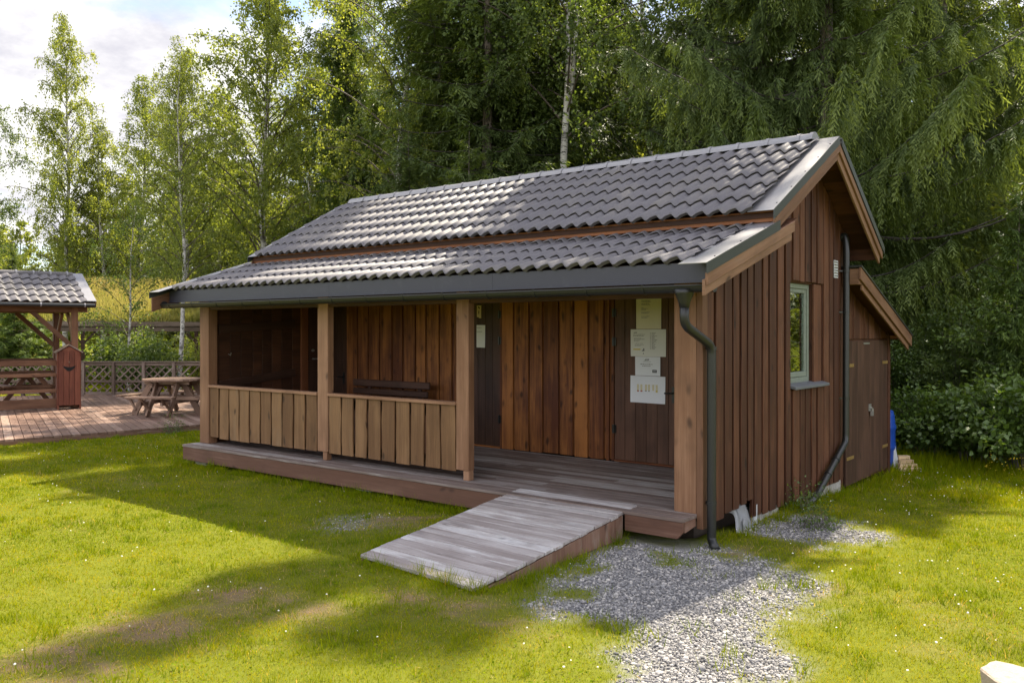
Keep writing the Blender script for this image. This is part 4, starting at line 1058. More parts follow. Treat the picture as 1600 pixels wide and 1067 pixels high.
# broad-leaf weeds and clover leaves in the lawn
def leaf_shapes(P, D, N, L, W, fold=.0):
    """rhombus leaves: base P, long axis D, normal N"""
    S = np.cross(D, N); S /= np.linalg.norm(S, axis=1)[:, None]+1e-9
    mid = P+D*(L*.48)[:, None]; f = N*(W*fold)[:, None]
    V = np.stack([P, mid+S*(W*.5)[:, None]+f, P+D*L[:, None], mid-S*(W*.5)[:, None]+f], 1)
    return V.reshape(-1, 3)
def unit(v): return v/(np.linalg.norm(v, axis=1)[:, None]+1e-9)
n = 26000; x, y, d = scatter(n, 4.3, 11.5, .72); k = ~blocked(x, y) & (gravel_mask(x, y) < .5) & (fbm(x, y, 1.3, 51) > .46); x, y, d = x[k], y[k], d[k]; n = len(x)
D = unit(np.stack([rng.normal(0, 1, n), rng.normal(0, 1, n), rng.uniform(.1, .9, n)], 1)); N = unit(np.stack([rng.normal(0, .5, n), rng.normal(0, .5, n), np.ones(n)], 1))
P = np.stack([x, y, gz(x, y)+rng.uniform(.01, .035, n)], 1)
o = raw('clover', leaf_shapes(P, D, N, rng.uniform(.012, .026, n), rng.uniform(.010, .018, n)), np.arange(n*4).reshape(-1, 4), M['grass'], None, np.clip(rng.normal(.30, .12, n), 0, .6)); tag(o, 'clover leaves among the lawn grass', 'clover', kind='stuff')

ICO_V = None
def ico():
    p = (1+5**.5)/2; v = np.array([(-1, p, 0), (1, p, 0), (-1, -p, 0), (1, -p, 0), (0, -1, p), (0, 1, p), (0, -1, -p), (0, 1, -p), (p, 0, -1), (p, 0, 1), (-p, 0, -1), (-p, 0, 1)], float)
    f = np.array([(0, 11, 5), (0, 5, 1), (0, 1, 7), (0, 7, 10), (0, 10, 11), (1, 5, 9), (5, 11, 4), (11, 10, 2), (10, 7, 6), (7, 1, 8), (3, 9, 4), (3, 4, 2), (3, 2, 6), (3, 6, 8), (3, 8, 9), (4, 9, 5), (2, 4, 11), (6, 2, 10), (8, 6, 7), (9, 8, 1)])
    return v/np.linalg.norm(v[0]), f
IV, IF = ico()
def stones(P, S, jit=.28):
    n = len(P); V = IV[None]*(1+rng.uniform(-jit, jit, (n, 12, 1)))*(S[:, None, None]*rng.uniform(.6, 1.25, (n, 1, 3)))
    a = rng.uniform(0, 2*pi, n); c_, s_ = np.cos(a)[:, None], np.sin(a)[:, None]
    V = np.stack([V[..., 0]*c_-V[..., 1]*s_, V[..., 0]*s_+V[..., 1]*c_, V[..., 2]*.72], 2)+P[:, None]
    return V.reshape(-1, 3), (IF[None]+12*np.arange(n)[:, None, None]).reshape(-1, 3)
m, t, b = newmat('gravel_stone')
rn = t.attr('rnd').outputs['Fac']; v = t('ShaderNodeTexCoord').outputs['Object']
c = t.ramp(rn, [(0, (.080, .078, .082)), (.35, (.195, .19, .195)), (.7, (.32, .305, .295)), (1, (.53, .49, .445))])
c = t.mix(t.math('MULTIPLY', t.noise(v, 160, 4, .6), .35), c, (.12, .115, .11)); t.set(b, 'Base Color', c); b.inputs['Roughness'].default_value = .85
M['gravel'] = m
n = 250000; x = rng.uniform(-4.2, 2.4, n); y = rng.uniform(-3.6, 2.1, n); gmk = gravel_mask(x, y); k = (rng.random(n) < gmk**1.5*1.05-.02) & ~blocked(x, y); x, y = x[k], y[k]
n = len(x); S = rng.gamma(2.4, .0022, n)+.0033; P = np.stack([x, y, gz(x, y)-.010+rng.uniform(-.006, .010, n)], 1)
V, F = stones(P, S); o = raw('gravel', V, F, M['gravel'], None, np.repeat(rng.random(n)**1.1, 20)); tag(o, 'grey crushed-stone gravel in front of the ramp and corner', 'gravel', kind='stuff')
# clover heads
n = 2400; x, y, d = scatter(n, 4.6, 16, .72); w_ = np.where(x > .2, .75, .22)*sstep(fbm(x, y, .9, 61), .36, .62); k = (rng.random(n) < w_) & ~blocked(x, y) & (gravel_mask(x, y) < .35); x, y = x[k], y[k]; n = len(x)
V, F = stones(np.stack([x, y, gz(x, y)+rng.uniform(.035, .07, n)], 1), rng.uniform(.0045, .0095, n), .18); o = raw('clover_flowers', V, F, M['petal'], None, np.full(len(F), .5)); tag(o, 'small white clover flower heads dotted over the lawn', 'flowers', kind='stuff')
# fallen straw
n = 9000; x, y, d = scatter(n, 4.4, 9, .72); k = (rng.random(n) < dry_mask(x, y)*.9+.03) & ~blocked(x, y); x, y = x[k], y[k]; n = len(x)
D = unit(np.stack([rng.normal(0, 1, n), rng.normal(0, 1, n), rng.normal(.05, .12, n)], 1)); N = np.tile([0, 0, 1.], (n, 1))
o = raw('straw', leaf_shapes(np.stack([x, y, gz(x, y)+rng.uniform(.004, .02, n)], 1), D, N, rng.uniform(.03, .09, n), rng.uniform(.003, .006, n)), np.arange(n*4).reshape(-1, 4), M['grass'], None, rng.uniform(.8, 1, n)); tag(o, 'dry straw lying on the worn lawn patches', 'straw', kind='stuff')

# ------------------------------------------------------------------ trees
def bez3(a, b_, c_, n): t_ = np.linspace(0, 1, n)[:, None]; return (1-t_)**2*a+2*t_*(1-t_)*b_+t_**2*c_
def tubes_np(paths):
    """thin tubes from list of (points, radii); returns V,F (quads)"""
    V = []; F = []; b0 = 0; G = []
    for q_, (P, r, n) in enumerate(paths):
        P = np.asarray(P, float); k = len(P); d = np.gradient(P, axis=0); d = unit(d); ref = np.where(np.abs(d[:, 2:3]) > .9, [[1., 0, 0]], [[0, 0, 1.]])
        a = unit(ref-(ref*d).sum(1)[:, None]*d); c_ = np.cross(d, a); th = np.arange(n)/n*2*pi
        V.append((P[:, None]+np.asarray(r)[:, None, None]*(np.cos(th)[None, :, None]*a[:, None]+np.sin(th)[None, :, None]*c_[:, None])).reshape(-1, 3))
        i = (np.arange(k-1)[:, None]*n+np.arange(n)[None]).ravel(); j = (np.arange(k-1)[:, None]*n+(np.arange(n)[None]+1) % n).ravel()
        F.append(np.stack([i, j, j+n, i+n], 1)+b0); b0 += k*n; G.append(np.full(len(i), 0. if n >= 7 else 1.))
    return np.concatenate(V), np.concatenate(F), np.concatenate(G)
def birch(seed, H=15.0, W=5.0, zb=.22, nbr=46, strands=11, hang=.9, leaf=.075, dens=1.0, r0=.16, lean=.0, fork=None, airy=.0):
    rs = np.random.default_rng(seed); tr = lambda z: np.array([lean*z+.16*sin(z*.45+seed)+.05*sin(z*1.3+seed), .14*sin(z*.38+seed*2), z])
    zz = np.linspace(-.2, H*.97, 26); paths = [(np.array([tr(z) for z in zz]), r0*np.clip(1-zz/H, .04, 1)**.9, 8)]
    if fork:
        zf = np.linspace(fork, H*.93, 16); paths.append((np.array([tr(z)+np.array([.32*min(1, (z-fork)/2.0)+.02*(z-fork), .1, 0]) for z in zf]), r0*.72*np.clip(1-zf/H, .05, 1), 7))
    LP = []; LD = []
    for k in range(nbr):
        f = (k+rs.random())/nbr; z = H*(zb+(1-zb)*f**.92*.97); p0 = tr(z); az = k*2.4+rs.normal(0, .5)
        prof = (sin(pi*min(1, .10+.90*f)**.62))**.8*(1 if f < .85 else .8); L = W*.5*max(.16, prof)*rs.uniform(.65, 1.25)
        h = np.array([cos(az), sin(az), 0]); up = rs.uniform(.55, 1.15)*(1+.4*f)
        p1 = p0+h*L*.5+np.array([0, 0, L*up*.65]); p2 = p0+h*L*1.0+np.array([0, 0, L*up*.62-hang*.25])
        pts = bez3(p0, p1, p2, 9); paths.append((pts, np.linspace(.35, .06, 9)*r0*(.55-.3*f)+.004, 5))
        ns = max(3, int(strands*(.5+L/(W*.5))))
        for s_ in range(ns):
            u = rs.uniform(.22, 1.0) if rs.random() > airy else rs.uniform(.6, 1.0); q0 = pts[int(u*8)]+rs.normal(0, .10, 3)
            out = h*rs.uniform(-.1, .5)+np.array([rs.normal(0, .3), rs.normal(0, .3), rs.uniform(-.1, .35)]); hl = hang*rs.uniform(.4, 1.25)*(1.15-.5*f)
            q1 = q0+out*.5; q2 = q0+out*.75+np.array([rs.normal(0, .06), rs.normal(0, .06), -hl])
            nl = max(4, int(dens*(8+26*hl*rs.uniform(.6, 1.1)))); tt = np.sort(rs.random(nl)); LP.append(((1-tt)**2)[:, None]*q0+(2*tt*(1-tt))[:, None]*q1+(tt**2)[:, None]*q2+rs.normal(0, .055, (nl, 3)))
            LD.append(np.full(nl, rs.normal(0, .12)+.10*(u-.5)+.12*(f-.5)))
    P = np.concatenate(LP); sh = np.concatenate(LD); n = len(P)
    D = unit(np.stack([rs.normal(0, .6, n), rs.normal(0, .6, n), rs.normal(-.7, .5, n)], 1)); N = unit(rs.normal(0, 1, (n, 3))+np.array([0, 0, .5])); L = leaf*rs.uniform(.7, 1.35, n)
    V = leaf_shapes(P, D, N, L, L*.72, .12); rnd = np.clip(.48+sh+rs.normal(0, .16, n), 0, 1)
    return V, np.arange(n*4).reshape(-1, 4), rnd, tubes_np(paths)
def spruce(seed, H=20.0, Lmax=4.2, zb=.02, whorl=.48, per=6, twig=.55, tuft=.11, dens=1.0, r0=.24, droop=.55, bare=0.0, hang=1.0, rise=.0):
    rs = np.random.default_rng(seed); zz = np.linspace(-.2, H, 22); tr = lambda z: np.array([.06*sin(z*.5+seed), .06*cos(z*.4+seed), z])
    paths = [(np.array([tr(z) for z in zz]), r0*np.clip(1-zz/H, .02, 1)**.85, 9)]
    LP = []; LD = []; LN = []; LS = []; LR = []
    z = H*zb+.3
    while z < H-.25:
        f = z/H; L0 = Lmax*max(.05, (1-f))**.72*min(1, .72+f*2.2)
        for j in range(per):
            az = rs.uniform(0, 2*pi); L = L0*rs.uniform(.62, 1.12); h = np.array([cos(az), sin(az), 0]); side = np.array([-sin(az), cos(az), 0]); z0 = z+rs.uniform(-.2, .2)
            dr = droop*(1-.75*f)*L*rs.uniform(.7, 1.2); p0 = tr(z0); p1 = p0+h*L*.5+np.array([0, 0, -dr*.75+L*.12*f]); p2 = p0+h*L+np.array([0, 0, -dr*.55+L*(.05+.35*f+rise)])+side*rs.normal(0, .12*L)
            nn = 10; pts = bez3(p0, p1, p2, nn); paths.append((pts, np.linspace(.0075, .0015, nn)*Lmax*(.35+.65*L/Lmax), 4))
            nt = max(4, int(dens*L*9)); tone = rs.normal(0, .07)
            for s_ in range(nt):
                u = rs.uniform(.0+bare*.3, 1)**.85; i = min(nn-2, int(u*(nn-1))); fr = u*(nn-1)-i; q = pts[i]*(1-fr)+pts[i+1]*fr; ax = unit((pts[i+1]-pts[i])[None])[0]
                sg = rs.choice([-1, 1]); lat = side*sg*rs.uniform(.35, 1.0); ln = twig*rs.uniform(.45, 1.15)*(.45+.75*(1-u)*min(1, 1.6-.6*hang)+.35*(hang-1))*min(1, .45+L/Lmax)
                dn = rs.uniform(.25, 1.15)*(1.1-.6*f)*hang; td = ax*.45+lat*.8+np.array([0, 0, -dn]); td /= np.linalg.norm(td)
                e = q+td*ln+np.array([0, 0, -ln*.25*dn]); mid = q+(td+np.array([0, 0, .2]))*ln*.5
                m_ = max(3, int(ln/(tuft*.26))); tt = (np.arange(m_)+.4)/m_; B = ((1-tt)**2)[:, None]*q+(2*tt*(1-tt))[:, None]*mid+(tt**2)[:, None]*e
                dd = unit(np.gradient(B, axis=0)) if m_ > 1 else td[None]; sd2 = unit(np.cross(dd, np.array([.13, .21, .97])[None])); sg2 = np.where(np.arange(m_) % 2 == 0, 1., -1.)[:, None]
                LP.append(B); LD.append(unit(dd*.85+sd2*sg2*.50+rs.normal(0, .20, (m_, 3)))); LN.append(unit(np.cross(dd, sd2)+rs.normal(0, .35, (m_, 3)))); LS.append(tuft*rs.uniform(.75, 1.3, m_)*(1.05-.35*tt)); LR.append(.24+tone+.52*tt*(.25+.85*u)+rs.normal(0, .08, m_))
        z += whorl*rs.uniform(.75, 1.25)*(1 if f < .7 else .75)
    P = np.concatenate(LP); n = len(P); L = np.concatenate(LS)
    V = leaf_shapes(P, np.concatenate(LD), np.concatenate(LN), L*1.2, L*.25, .08)
    return V, np.arange(n*4).reshape(-1, 4), np.clip(np.concatenate(LR), 0, 1), tubes_np(paths)
def bush(seed, R_=1.0, H=1.6, n=4200, leaf=.085, up=.4):
    rs = np.random.default_rng(seed); ns = 34; LP = []; paths = []; tone = []
    for k in range(ns):
        az = rs.uniform(0, 2*pi); rr = R_*rs.uniform(.2, 1)**.7; tp = np.array([cos(az)*rr, sin(az)*rr*.8, H*rs.uniform(.45, 1.05)*(1.05-.5*(rr/R_)**2)]); b0 = np.array([cos(az)*.18, sin(az)*.18, -.05])
        pts = bez3(b0, b0*.4+tp*.4+np.array([0, 0, .45*H]), tp, 8); paths.append((pts, np.linspace(.10, .03, 8)*leaf, 4))
        m_ = int(n/ns); tt = rs.uniform(.15, 1, m_)**.8; i = np.minimum(6, (tt*7).astype(int)); LP.append(pts[i]+(pts[i+1]-pts[i])*(tt*7-i)[:, None]+rs.normal(0, .125, (m_, 3))*np.array([1, 1, .8])); tone.append(np.full(m_, rs.normal(0, .10)))
    P = np.concatenate(LP); P[:, 2] = np.maximum(P[:, 2], .02); n = len(P); out = unit(P*np.array([1, 1, .3])+1e-4)
    D = unit(out*.7+rs.normal(0, .5, (n, 3))+np.array([0, 0, -.25])); N = unit(rs.normal(0, .45, (n, 3))+np.array([0, 0, up+.5])+out*.4); L = leaf*rs.uniform(.6, 1.3, n); W = L*.66
    S = unit(np.cross(D, N)); N2 = np.cross(S, D)
    a = P; b1 = P+D*(L*.35)[:, None]+S*(W*.5)[:, None]+N2*(W*.14)[:, None]; b2 = P+D*(L*.35)[:, None]-S*(W*.5)[:, None]+N2*(W*.14)[:, None]; c1 = P+D*(L*.72)[:, None]+S*(W*.34)[:, None]+N2*(W*.06)[:, None]; c2 = P+D*(L*.72)[:, None]-S*(W*.34)[:, None]+N2*(W*.06)[:, None]; e = P+D*L[:, None]-N2*(L*.08)[:, None]; md = P+D*(L*.5)[:, None]
    V = np.stack([a, b1, c1, e, c2, b2, md], 1).reshape(-1, 3); o7 = (np.arange(n)*7)[:, None]
    F = np.concatenate([o7+np.array([[0, 1, 2, 6]]), o7+np.array([[6, 2, 3, 4]]), o7+np.array([[0, 6, 4, 5]])])
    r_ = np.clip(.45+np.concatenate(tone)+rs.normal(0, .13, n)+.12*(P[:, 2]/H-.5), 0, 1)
    return V, F, np.concatenate([r_]*3), tubes_np(paths)

PROTO = {}
def plant(kind, build, px, dist, label, cat, leafm, barkm, H=None, H0=None, group=None, rot=None, name=None, wide=1.0, parts=('crown', 'trunk'), z=0.0, pos=None):
    x, y = pos if pos else at(px, dist); x, y = float(x), float(y)
    root = thing(name or cat.replace(' ', '_'), label, cat, (x, y, z+(float(gz(x, y)) if abs(x) < 14 and abs(y) < 12 else 0)), group)
    key = (kind, leafm)
    if key not in PROTO:
        V, F, r_, (TV, TF, TG) = build()
        W0 = WL[root]; WL[root] = np.zeros(3)
        a = raw(parts[0], V, F, M[leafm], root, r_); c_ = raw(parts[1], TV, TF, M[barkm], root, TG, smooth=True)
        WL[root] = W0; PROTO[key] = (a, c_)
    else:
        for s_ in PROTO[key]:
            o = s_.copy(); col.objects.link(o); o.parent = root
    s = (H/H0) if H else 1.0
    root.scale = (s*wide, s*wide, s); root.rotation_euler = (0, 0, random.uniform(0, 6.28) if rot is None else rot)
    return root
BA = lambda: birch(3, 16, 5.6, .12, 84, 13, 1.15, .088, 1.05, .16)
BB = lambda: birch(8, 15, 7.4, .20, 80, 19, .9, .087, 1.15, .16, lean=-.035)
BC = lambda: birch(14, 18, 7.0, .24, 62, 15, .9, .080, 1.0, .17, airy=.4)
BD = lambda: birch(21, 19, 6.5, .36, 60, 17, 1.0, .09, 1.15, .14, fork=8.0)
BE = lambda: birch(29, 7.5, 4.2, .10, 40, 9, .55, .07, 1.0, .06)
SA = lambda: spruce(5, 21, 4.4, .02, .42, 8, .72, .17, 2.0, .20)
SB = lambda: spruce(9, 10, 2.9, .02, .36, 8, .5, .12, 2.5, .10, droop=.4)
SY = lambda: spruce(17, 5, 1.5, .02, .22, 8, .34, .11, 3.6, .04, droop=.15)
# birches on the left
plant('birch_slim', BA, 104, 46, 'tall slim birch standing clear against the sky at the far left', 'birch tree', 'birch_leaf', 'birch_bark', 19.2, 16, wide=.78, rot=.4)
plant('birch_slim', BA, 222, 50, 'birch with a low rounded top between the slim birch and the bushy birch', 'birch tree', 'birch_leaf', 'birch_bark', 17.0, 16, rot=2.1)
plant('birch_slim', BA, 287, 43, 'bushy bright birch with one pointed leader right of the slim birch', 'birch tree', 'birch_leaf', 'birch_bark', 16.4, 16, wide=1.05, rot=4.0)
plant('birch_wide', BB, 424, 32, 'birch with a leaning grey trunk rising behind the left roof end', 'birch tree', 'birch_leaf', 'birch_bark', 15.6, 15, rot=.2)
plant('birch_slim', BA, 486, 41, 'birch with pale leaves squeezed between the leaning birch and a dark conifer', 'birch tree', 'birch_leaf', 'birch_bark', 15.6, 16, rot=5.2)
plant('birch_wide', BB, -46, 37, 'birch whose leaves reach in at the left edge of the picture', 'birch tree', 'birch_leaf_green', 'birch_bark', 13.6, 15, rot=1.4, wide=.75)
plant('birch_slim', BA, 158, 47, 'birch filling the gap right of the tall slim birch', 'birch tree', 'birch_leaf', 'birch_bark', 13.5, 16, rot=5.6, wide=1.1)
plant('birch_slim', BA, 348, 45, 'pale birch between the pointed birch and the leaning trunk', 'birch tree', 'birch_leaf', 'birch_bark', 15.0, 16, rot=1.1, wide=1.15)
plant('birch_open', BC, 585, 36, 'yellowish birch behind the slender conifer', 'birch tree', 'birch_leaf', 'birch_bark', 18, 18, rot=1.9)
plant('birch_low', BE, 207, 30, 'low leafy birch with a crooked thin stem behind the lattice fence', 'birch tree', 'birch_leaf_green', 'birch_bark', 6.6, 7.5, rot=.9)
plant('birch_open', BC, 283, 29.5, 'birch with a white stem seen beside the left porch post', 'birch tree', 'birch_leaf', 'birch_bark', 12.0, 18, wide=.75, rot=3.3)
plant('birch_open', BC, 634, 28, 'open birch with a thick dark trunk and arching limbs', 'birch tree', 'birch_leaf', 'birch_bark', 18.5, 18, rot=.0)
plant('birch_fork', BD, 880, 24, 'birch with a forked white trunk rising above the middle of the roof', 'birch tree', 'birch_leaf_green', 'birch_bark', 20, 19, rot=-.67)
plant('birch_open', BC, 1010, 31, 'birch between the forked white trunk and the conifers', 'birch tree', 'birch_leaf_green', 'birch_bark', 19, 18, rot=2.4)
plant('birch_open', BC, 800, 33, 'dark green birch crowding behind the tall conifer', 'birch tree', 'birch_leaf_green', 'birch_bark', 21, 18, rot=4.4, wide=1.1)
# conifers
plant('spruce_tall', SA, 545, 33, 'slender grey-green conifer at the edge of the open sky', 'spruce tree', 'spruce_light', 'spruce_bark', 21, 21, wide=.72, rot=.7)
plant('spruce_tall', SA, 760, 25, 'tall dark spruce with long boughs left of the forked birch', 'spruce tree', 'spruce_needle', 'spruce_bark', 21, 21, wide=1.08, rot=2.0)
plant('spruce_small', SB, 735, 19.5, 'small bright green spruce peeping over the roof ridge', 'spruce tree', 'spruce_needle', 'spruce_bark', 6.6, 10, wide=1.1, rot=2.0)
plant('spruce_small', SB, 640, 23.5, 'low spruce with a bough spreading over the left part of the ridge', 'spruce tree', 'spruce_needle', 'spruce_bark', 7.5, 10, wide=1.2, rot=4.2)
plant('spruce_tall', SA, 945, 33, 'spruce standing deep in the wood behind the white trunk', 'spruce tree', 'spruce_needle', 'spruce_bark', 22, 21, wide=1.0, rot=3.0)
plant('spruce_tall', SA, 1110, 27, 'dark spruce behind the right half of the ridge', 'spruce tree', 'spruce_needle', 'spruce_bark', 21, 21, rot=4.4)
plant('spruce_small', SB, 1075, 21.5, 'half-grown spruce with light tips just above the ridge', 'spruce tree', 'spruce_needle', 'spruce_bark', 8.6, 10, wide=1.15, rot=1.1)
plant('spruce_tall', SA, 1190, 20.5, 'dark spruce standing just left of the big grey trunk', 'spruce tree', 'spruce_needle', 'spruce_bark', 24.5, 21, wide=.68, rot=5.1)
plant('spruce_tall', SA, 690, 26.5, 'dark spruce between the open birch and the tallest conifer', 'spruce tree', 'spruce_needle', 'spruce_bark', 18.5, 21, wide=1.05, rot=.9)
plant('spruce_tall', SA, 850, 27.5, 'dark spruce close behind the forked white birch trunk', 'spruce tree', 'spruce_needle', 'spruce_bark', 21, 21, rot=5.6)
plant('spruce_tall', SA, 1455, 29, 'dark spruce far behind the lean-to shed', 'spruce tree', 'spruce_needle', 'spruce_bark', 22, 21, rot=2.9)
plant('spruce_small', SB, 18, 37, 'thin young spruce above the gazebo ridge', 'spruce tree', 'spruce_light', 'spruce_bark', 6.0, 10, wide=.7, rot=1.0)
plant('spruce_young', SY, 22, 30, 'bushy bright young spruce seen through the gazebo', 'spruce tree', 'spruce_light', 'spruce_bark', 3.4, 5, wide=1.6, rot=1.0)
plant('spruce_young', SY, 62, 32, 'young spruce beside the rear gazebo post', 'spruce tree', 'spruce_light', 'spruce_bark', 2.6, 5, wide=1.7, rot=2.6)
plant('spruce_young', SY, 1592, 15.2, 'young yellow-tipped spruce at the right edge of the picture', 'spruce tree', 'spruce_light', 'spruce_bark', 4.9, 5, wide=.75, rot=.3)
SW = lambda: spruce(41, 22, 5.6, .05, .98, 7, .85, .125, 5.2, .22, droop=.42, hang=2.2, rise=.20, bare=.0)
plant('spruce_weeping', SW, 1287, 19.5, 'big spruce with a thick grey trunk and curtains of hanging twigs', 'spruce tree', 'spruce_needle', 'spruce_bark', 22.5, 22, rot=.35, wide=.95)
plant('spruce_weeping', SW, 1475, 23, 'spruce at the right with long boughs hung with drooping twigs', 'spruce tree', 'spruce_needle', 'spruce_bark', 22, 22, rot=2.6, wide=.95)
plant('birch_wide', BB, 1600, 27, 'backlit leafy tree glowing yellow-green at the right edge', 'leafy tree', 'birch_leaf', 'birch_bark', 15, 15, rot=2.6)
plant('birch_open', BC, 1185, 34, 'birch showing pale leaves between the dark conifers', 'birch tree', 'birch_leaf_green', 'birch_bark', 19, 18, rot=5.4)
# thicket on the right
BU = lambda: bush(2, 1.4, 1.5, 5600, .098); BV = lambda: bush(6, 1.7, 3.3, 10000, .066, .2)
def shrub(kind, build, px, d, H, H0, label, rot, leafm='bush_leaf', wide=1.0):
    return plant(kind, build, px, d, label, 'shrub', leafm, 'twig', H, H0, None, rot, 'shrub', wide, ('foliage', 'stems'))
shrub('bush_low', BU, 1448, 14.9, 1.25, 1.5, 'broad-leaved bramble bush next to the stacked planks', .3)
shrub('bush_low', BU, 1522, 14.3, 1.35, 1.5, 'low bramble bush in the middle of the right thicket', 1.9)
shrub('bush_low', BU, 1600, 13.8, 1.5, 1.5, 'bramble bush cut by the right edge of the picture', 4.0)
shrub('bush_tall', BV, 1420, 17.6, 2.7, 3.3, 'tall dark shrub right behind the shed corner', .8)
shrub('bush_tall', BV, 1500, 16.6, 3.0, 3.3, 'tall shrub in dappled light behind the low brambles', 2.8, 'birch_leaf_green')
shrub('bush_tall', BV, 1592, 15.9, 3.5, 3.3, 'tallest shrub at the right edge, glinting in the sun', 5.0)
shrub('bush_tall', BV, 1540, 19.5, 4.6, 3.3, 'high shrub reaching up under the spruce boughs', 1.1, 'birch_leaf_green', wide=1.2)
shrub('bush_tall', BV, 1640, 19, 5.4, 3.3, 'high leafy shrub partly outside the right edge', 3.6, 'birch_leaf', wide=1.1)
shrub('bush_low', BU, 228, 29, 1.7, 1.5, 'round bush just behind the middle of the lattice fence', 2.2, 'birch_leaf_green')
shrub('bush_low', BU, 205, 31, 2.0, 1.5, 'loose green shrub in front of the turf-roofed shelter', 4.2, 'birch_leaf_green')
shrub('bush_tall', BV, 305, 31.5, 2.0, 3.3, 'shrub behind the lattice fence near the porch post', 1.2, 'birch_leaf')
# little weeds
WD_ = lambda: bush(12, .16, .26, 420, .034)
plant('weed', WD_, 0, 0, 'small leafy weed tuft beside the slanted downpipe foot', 'weed', 'bush_leaf', 'twig', .24, .26, None, 1.0, 'weed', 1.1, ('leaves', 'stems'), pos=(.12, 2.30))
plant('weed', WD_, 0, 0, 'yellowish weed sprig on the gravel strip by the gable', 'weed', 'spruce_light', 'twig', .26, .26, None, 2.0, 'weed', .8, ('leaves', 'stems'), pos=(.62, 1.55))
plant('weed', WD_, 0, 0, 'small weed at the edge of the terrace below the picnic table', 'weed', 'spruce_light', 'twig', .28, .26, None, 2.0, 'weed', .8, ('leaves', 'stems'), pos=(-12.65, 1.75))
# tufts of uncut grass along the deck, ramp and walls and out on the worn lawn
spots = [(rng.uniform(XL-.1, -2.3), -.36-rng.uniform(0, .10)) for k in range(70)]+[(-2.24-rng.uniform(0, .1), rng.uniform(-2.3, -.4)) for k in range(22)]+[(rng.uniform(-2.1, -.6), -2.50-rng.uniform(0, .08)) for k in range(16)]+[(-.58+rng.uniform(0, .1), rng.uniform(-2.4, -1.2)) for k in range(12)]+[(.10+rng.uniform(0, .12), rng.uniform(.25, 4.2)) for k in range(34)]+[(.10+rng.uniform(0, .1), rng.uniform(4.4, 6.4)) for k in range(14)]
spots += [(rng.uniform(-3.2, -.6), rng.uniform(-5.6, -2.9)) for k in range(34)]+[(rng.uniform(.2, 2.2), rng.uniform(-3.2, .9)) for k in range(22)]+[(rng.uniform(-12.6, -9.2), rng.uniform(-1.2, 2.2)) for k in range(30)]
PB = []; TB = []; WB = []; CB = []
for (tx, ty) in spots:
    nb_ = int(rng.uniform(14, 40)); rr = rng.uniform(.03, .11); bx_ = tx+rng.normal(0, rr, nb_); by_ = ty+rng.normal(0, rr, nb_); h_ = rng.uniform(.05, .15)*rng.uniform(.5, 1.3, nb_)
    b_ = np.stack([bx_, by_, gz(bx_, by_)-.004], 1); PB.append(b_); TB.append(b_+np.stack([rng.normal(0, .4, nb_)*h_, rng.normal(0, .4, nb_)*h_, h_], 1)); a_ = rng.uniform(0, 2*pi, nb_); WB.append(np.stack([np.cos(a_), np.sin(a_), 0*a_], 1)*.0035); CB.append(np.clip(rng.normal(.22, .08, nb_)+rng.normal(0, .06), 0, .7))
PB, TB, WB, CB = map(np.concatenate, (PB, TB, WB, CB)); k = ~blocked(PB[:, 0], PB[:, 1]); PB, TB, WB, CB = PB[k], TB[k], WB[k], CB[k]
o = raw('grass_tufts', np.stack([PB-WB, PB+WB, TB], 1).reshape(-1, 3), np.arange(len(PB)*3).reshape(-1, 3), M['grass'], None, CB); tag(o, 'uncut grass tufts along the deck, walls and worn patches', 'grass', kind='stuff')
# ragged long grass and yellow flowers under the thicket
n = 9000; px_ = rng.uniform(1385, 1640, n); dd_ = rng.uniform(12.9, 15.5, n); P = CAM[None]+FW[None]*dd_[:, None]+RT[None]*(dd_*(px_-800)/FPX)[:, None]; P[:, 2] = gz(P[:, 0], P[:, 1]); k = ~blocked(P[:, 0], P[:, 1]); P = P[k]; dd_ = dd_[k]; n = len(P)
hh = rng.uniform(.08, .30, n)*sstep(dd_, 12.8, 14.2); a = rng.uniform(0, 2*pi, n); wv = np.stack([np.cos(a), np.sin(a), 0*a], 1)*.007
tip = P+np.stack([rng.normal(0, .05, n), rng.normal(0, .05, n), hh], 1)
o = raw('long_grass', np.stack([P-wv, P+wv, tip], 1).reshape(-1, 3), np.arange(n*3).reshape(-1, 3), M['grass'], None, np.clip(rng.normal(.28, .14, n), 0, 1)); tag(o, 'longer grass along the foot of the bramble thicket', 'grass', kind='stuff')
n = 60; px_ = rng.uniform(1540, 1620, n); dd_ = rng.uniform(12.9, 13.6, n); P = CAM[None]+FW[None]*dd_[:, None]+RT[None]*(dd_*(px_-800)/FPX)[:, None]; P[:, 2] = gz(P[:, 0], P[:, 1])+rng.uniform(.05, .35, n)
V, F = stones(P, rng.uniform(.007, .013, n), .2); o = raw('yellow_flowers', V, F, M['yellow'], None, np.full(len(F), .5)); tag(o, 'small yellow flowers at the right foot of the thicket', 'flowers', kind='stuff')

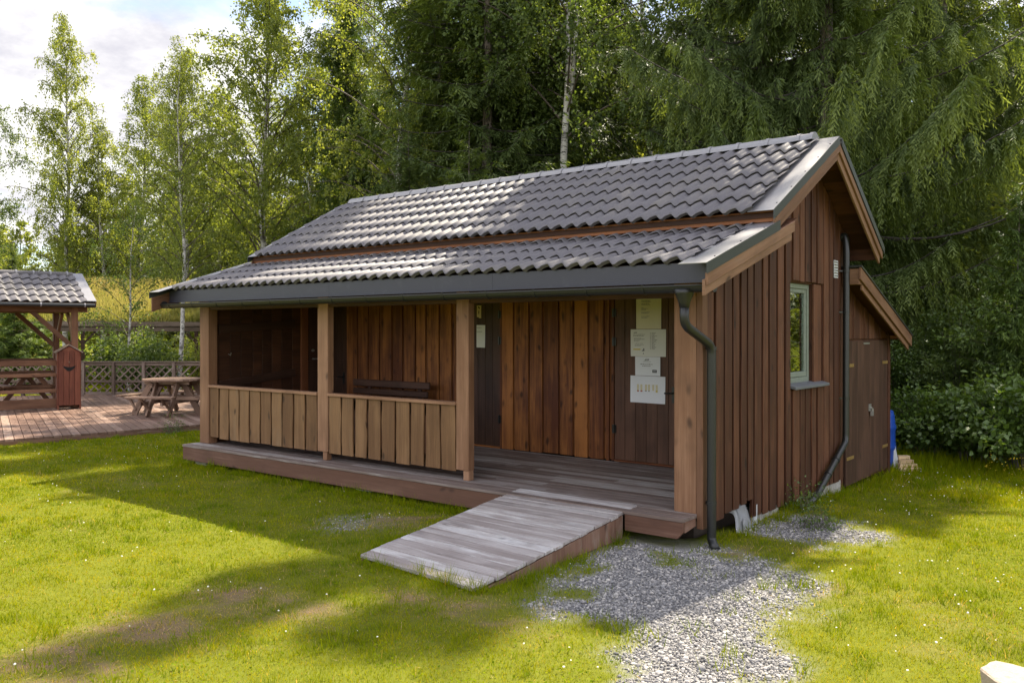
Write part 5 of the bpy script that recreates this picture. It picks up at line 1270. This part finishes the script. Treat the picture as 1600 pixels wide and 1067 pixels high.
# distant wood and unseen trees on the right, one mass
def wood_mass():
    parts = []; fr = []; TV_ = []; TF_ = []; b0 = 0; t0 = 0
    b1 = birch(51, 15, 6, .05, 46, 9, .9, .24, .5, .16); b2 = birch(52, 13, 6.5, .03, 46, 9, .8, .25, .5, .15); s1_ = spruce(53, 18, 4.0, .02, .65, 7, .9, .30, 1.0, .2)
    spots = []
    for k in range(46): spots.append((rng.uniform(-150, 1750), rng.uniform(44, 58)))
    for k in range(64): spots.append((rng.uniform(-250, 1850), rng.uniform(58, 84)))
    for k in range(44): spots.append((rng.uniform(520, 1720), rng.uniform(33, 44)))
    for px, d in ((2060, 16), (2250, 15), (2500, 15), (2700, 17), (2150, 22), (2400, 21)): spots.append((px, d))  # unseen nearer trees on the right, added for the window's reflection
    for px, d in spots:
        left = px < 520
        src = s1_ if rng.random() < (.18 if left else .55) else (b1 if rng.random() < .5 else b2)
        sc = rng.uniform(.56, .80)*((.92 if px < 130 else 1.12) if left else 1.35)*(1 if d < 60 else 1.15); a = rng.uniform(0, 6.28); x, y = at(px, d)
        Rm = np.array([[cos(a), -sin(a), 0], [sin(a), cos(a), 0], [0, 0, 1]])*sc
        V, F, r_, (tv, tf, tg) = src; parts.append((V@Rm.T+np.array([x, y, 0]), F+b0, np.clip(r_+rng.normal(0, .09)-(.22 if src is s1_ else 0), 0, 1))); b0 += len(V)
        TV_.append(tv@Rm.T+np.array([x, y, 0])); TF_.append(tf+t0); t0 += len(tv)
    root = thing('wood', 'mass of birch and spruce wood far behind the cabin, plus unseen trees on the right', 'wood', (*at(700, 60), 0)); tag(root, kind='stuff')
    raw('foliage', np.concatenate([p[0] for p in parts]), np.concatenate([p[1] for p in parts]), M['far_leaf'], root, np.concatenate([p[2] for p in parts]))['kind'] = 'stuff'
    raw('trunks', np.concatenate(TV_), np.concatenate(TF_), M['spruce_bark'], root, np.full(sum(len(f) for f in TF_), .5))['kind'] = 'stuff'
wood_mass()

# ------------------------------------------------------------------ light
SUN = np.array([-.15, 1.0, 1.395]); SUN /= np.linalg.norm(SUN)
sl = bpy.data.lights.new('sun', 'SUN'); sl.energy = 5.0; sl.angle = R(.55); sl.color = (1.0, .90, .72)
so = bpy.data.objects.new('sun', sl); col.objects.link(so)
import mathutils
so.rotation_euler = mathutils.Vector(SUN).to_track_quat('Z', 'Y').to_euler(); so.location = (-5, 30, 40)
w = bpy.data.worlds.new('World'); scn.world = w; w.use_nodes = True; t = NT(w.node_tree)
bg = t.n['Background']
sky = t('ShaderNodeTexSky', {'sky_type': 'NISHITA', 'sun_disc': False, 'sun_elevation': math.asin(SUN[2]), 'sun_rotation': math.atan2(SUN[0], SUN[1]), 'dust_density': 1.2, 'air_density': 1.0})
gen = t('ShaderNodeTexCoord').outputs['Generated']
sx = t('ShaderNodeSeparateXYZ', Vector=gen)
flat = t('ShaderNodeVectorMath', {'operation': 'DIVIDE'}, _0=gen, _1=t('ShaderNodeCombineXYZ', X=t.math('ADD', sx.outputs[2], .25), Y=t.math('ADD', sx.outputs[2], .25), Z=t.math('ADD', sx.outputs[2], .25)).outputs[0]).outputs[0]
nn = t('ShaderNodeTexNoise', Vector=flat, Scale=1.7, Detail=9, Roughness=.55, Distortion=.35).outputs[0]
n2 = t('ShaderNodeTexNoise', Vector=flat, Scale=3.3, Detail=7, Roughness=.6).outputs[0]
cov = t.smooth(nn, .40, .55)
shade = t.smooth(n2, .34, .66)
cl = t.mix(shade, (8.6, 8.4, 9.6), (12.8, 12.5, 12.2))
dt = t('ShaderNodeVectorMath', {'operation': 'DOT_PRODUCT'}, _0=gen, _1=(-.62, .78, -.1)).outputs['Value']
cl = t.mix(t.smooth(dt, -.15, .45), cl, t.mix(shade, (3.1, 3.05, 3.4), (5.4, 5.3, 5.2)))  # cloud brightness shaped: greyer in view, brighter behind the camera for fill light
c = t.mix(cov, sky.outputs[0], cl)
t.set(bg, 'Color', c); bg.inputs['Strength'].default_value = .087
scn.view_settings.view_transform = 'Standard'; scn.view_settings.look = 'None'; scn.view_settings.gamma = 1.0; scn.view_settings.exposure = 1.5
scn.render.engine = 'CYCLES'; cy = scn.cycles; cy.max_bounces = 8; cy.diffuse_bounces = 4; cy.transmission_bounces = 6; cy.transparent_max_bounces = 8; cy.use_denoising = True; cy.sample_clamp_indirect = 6
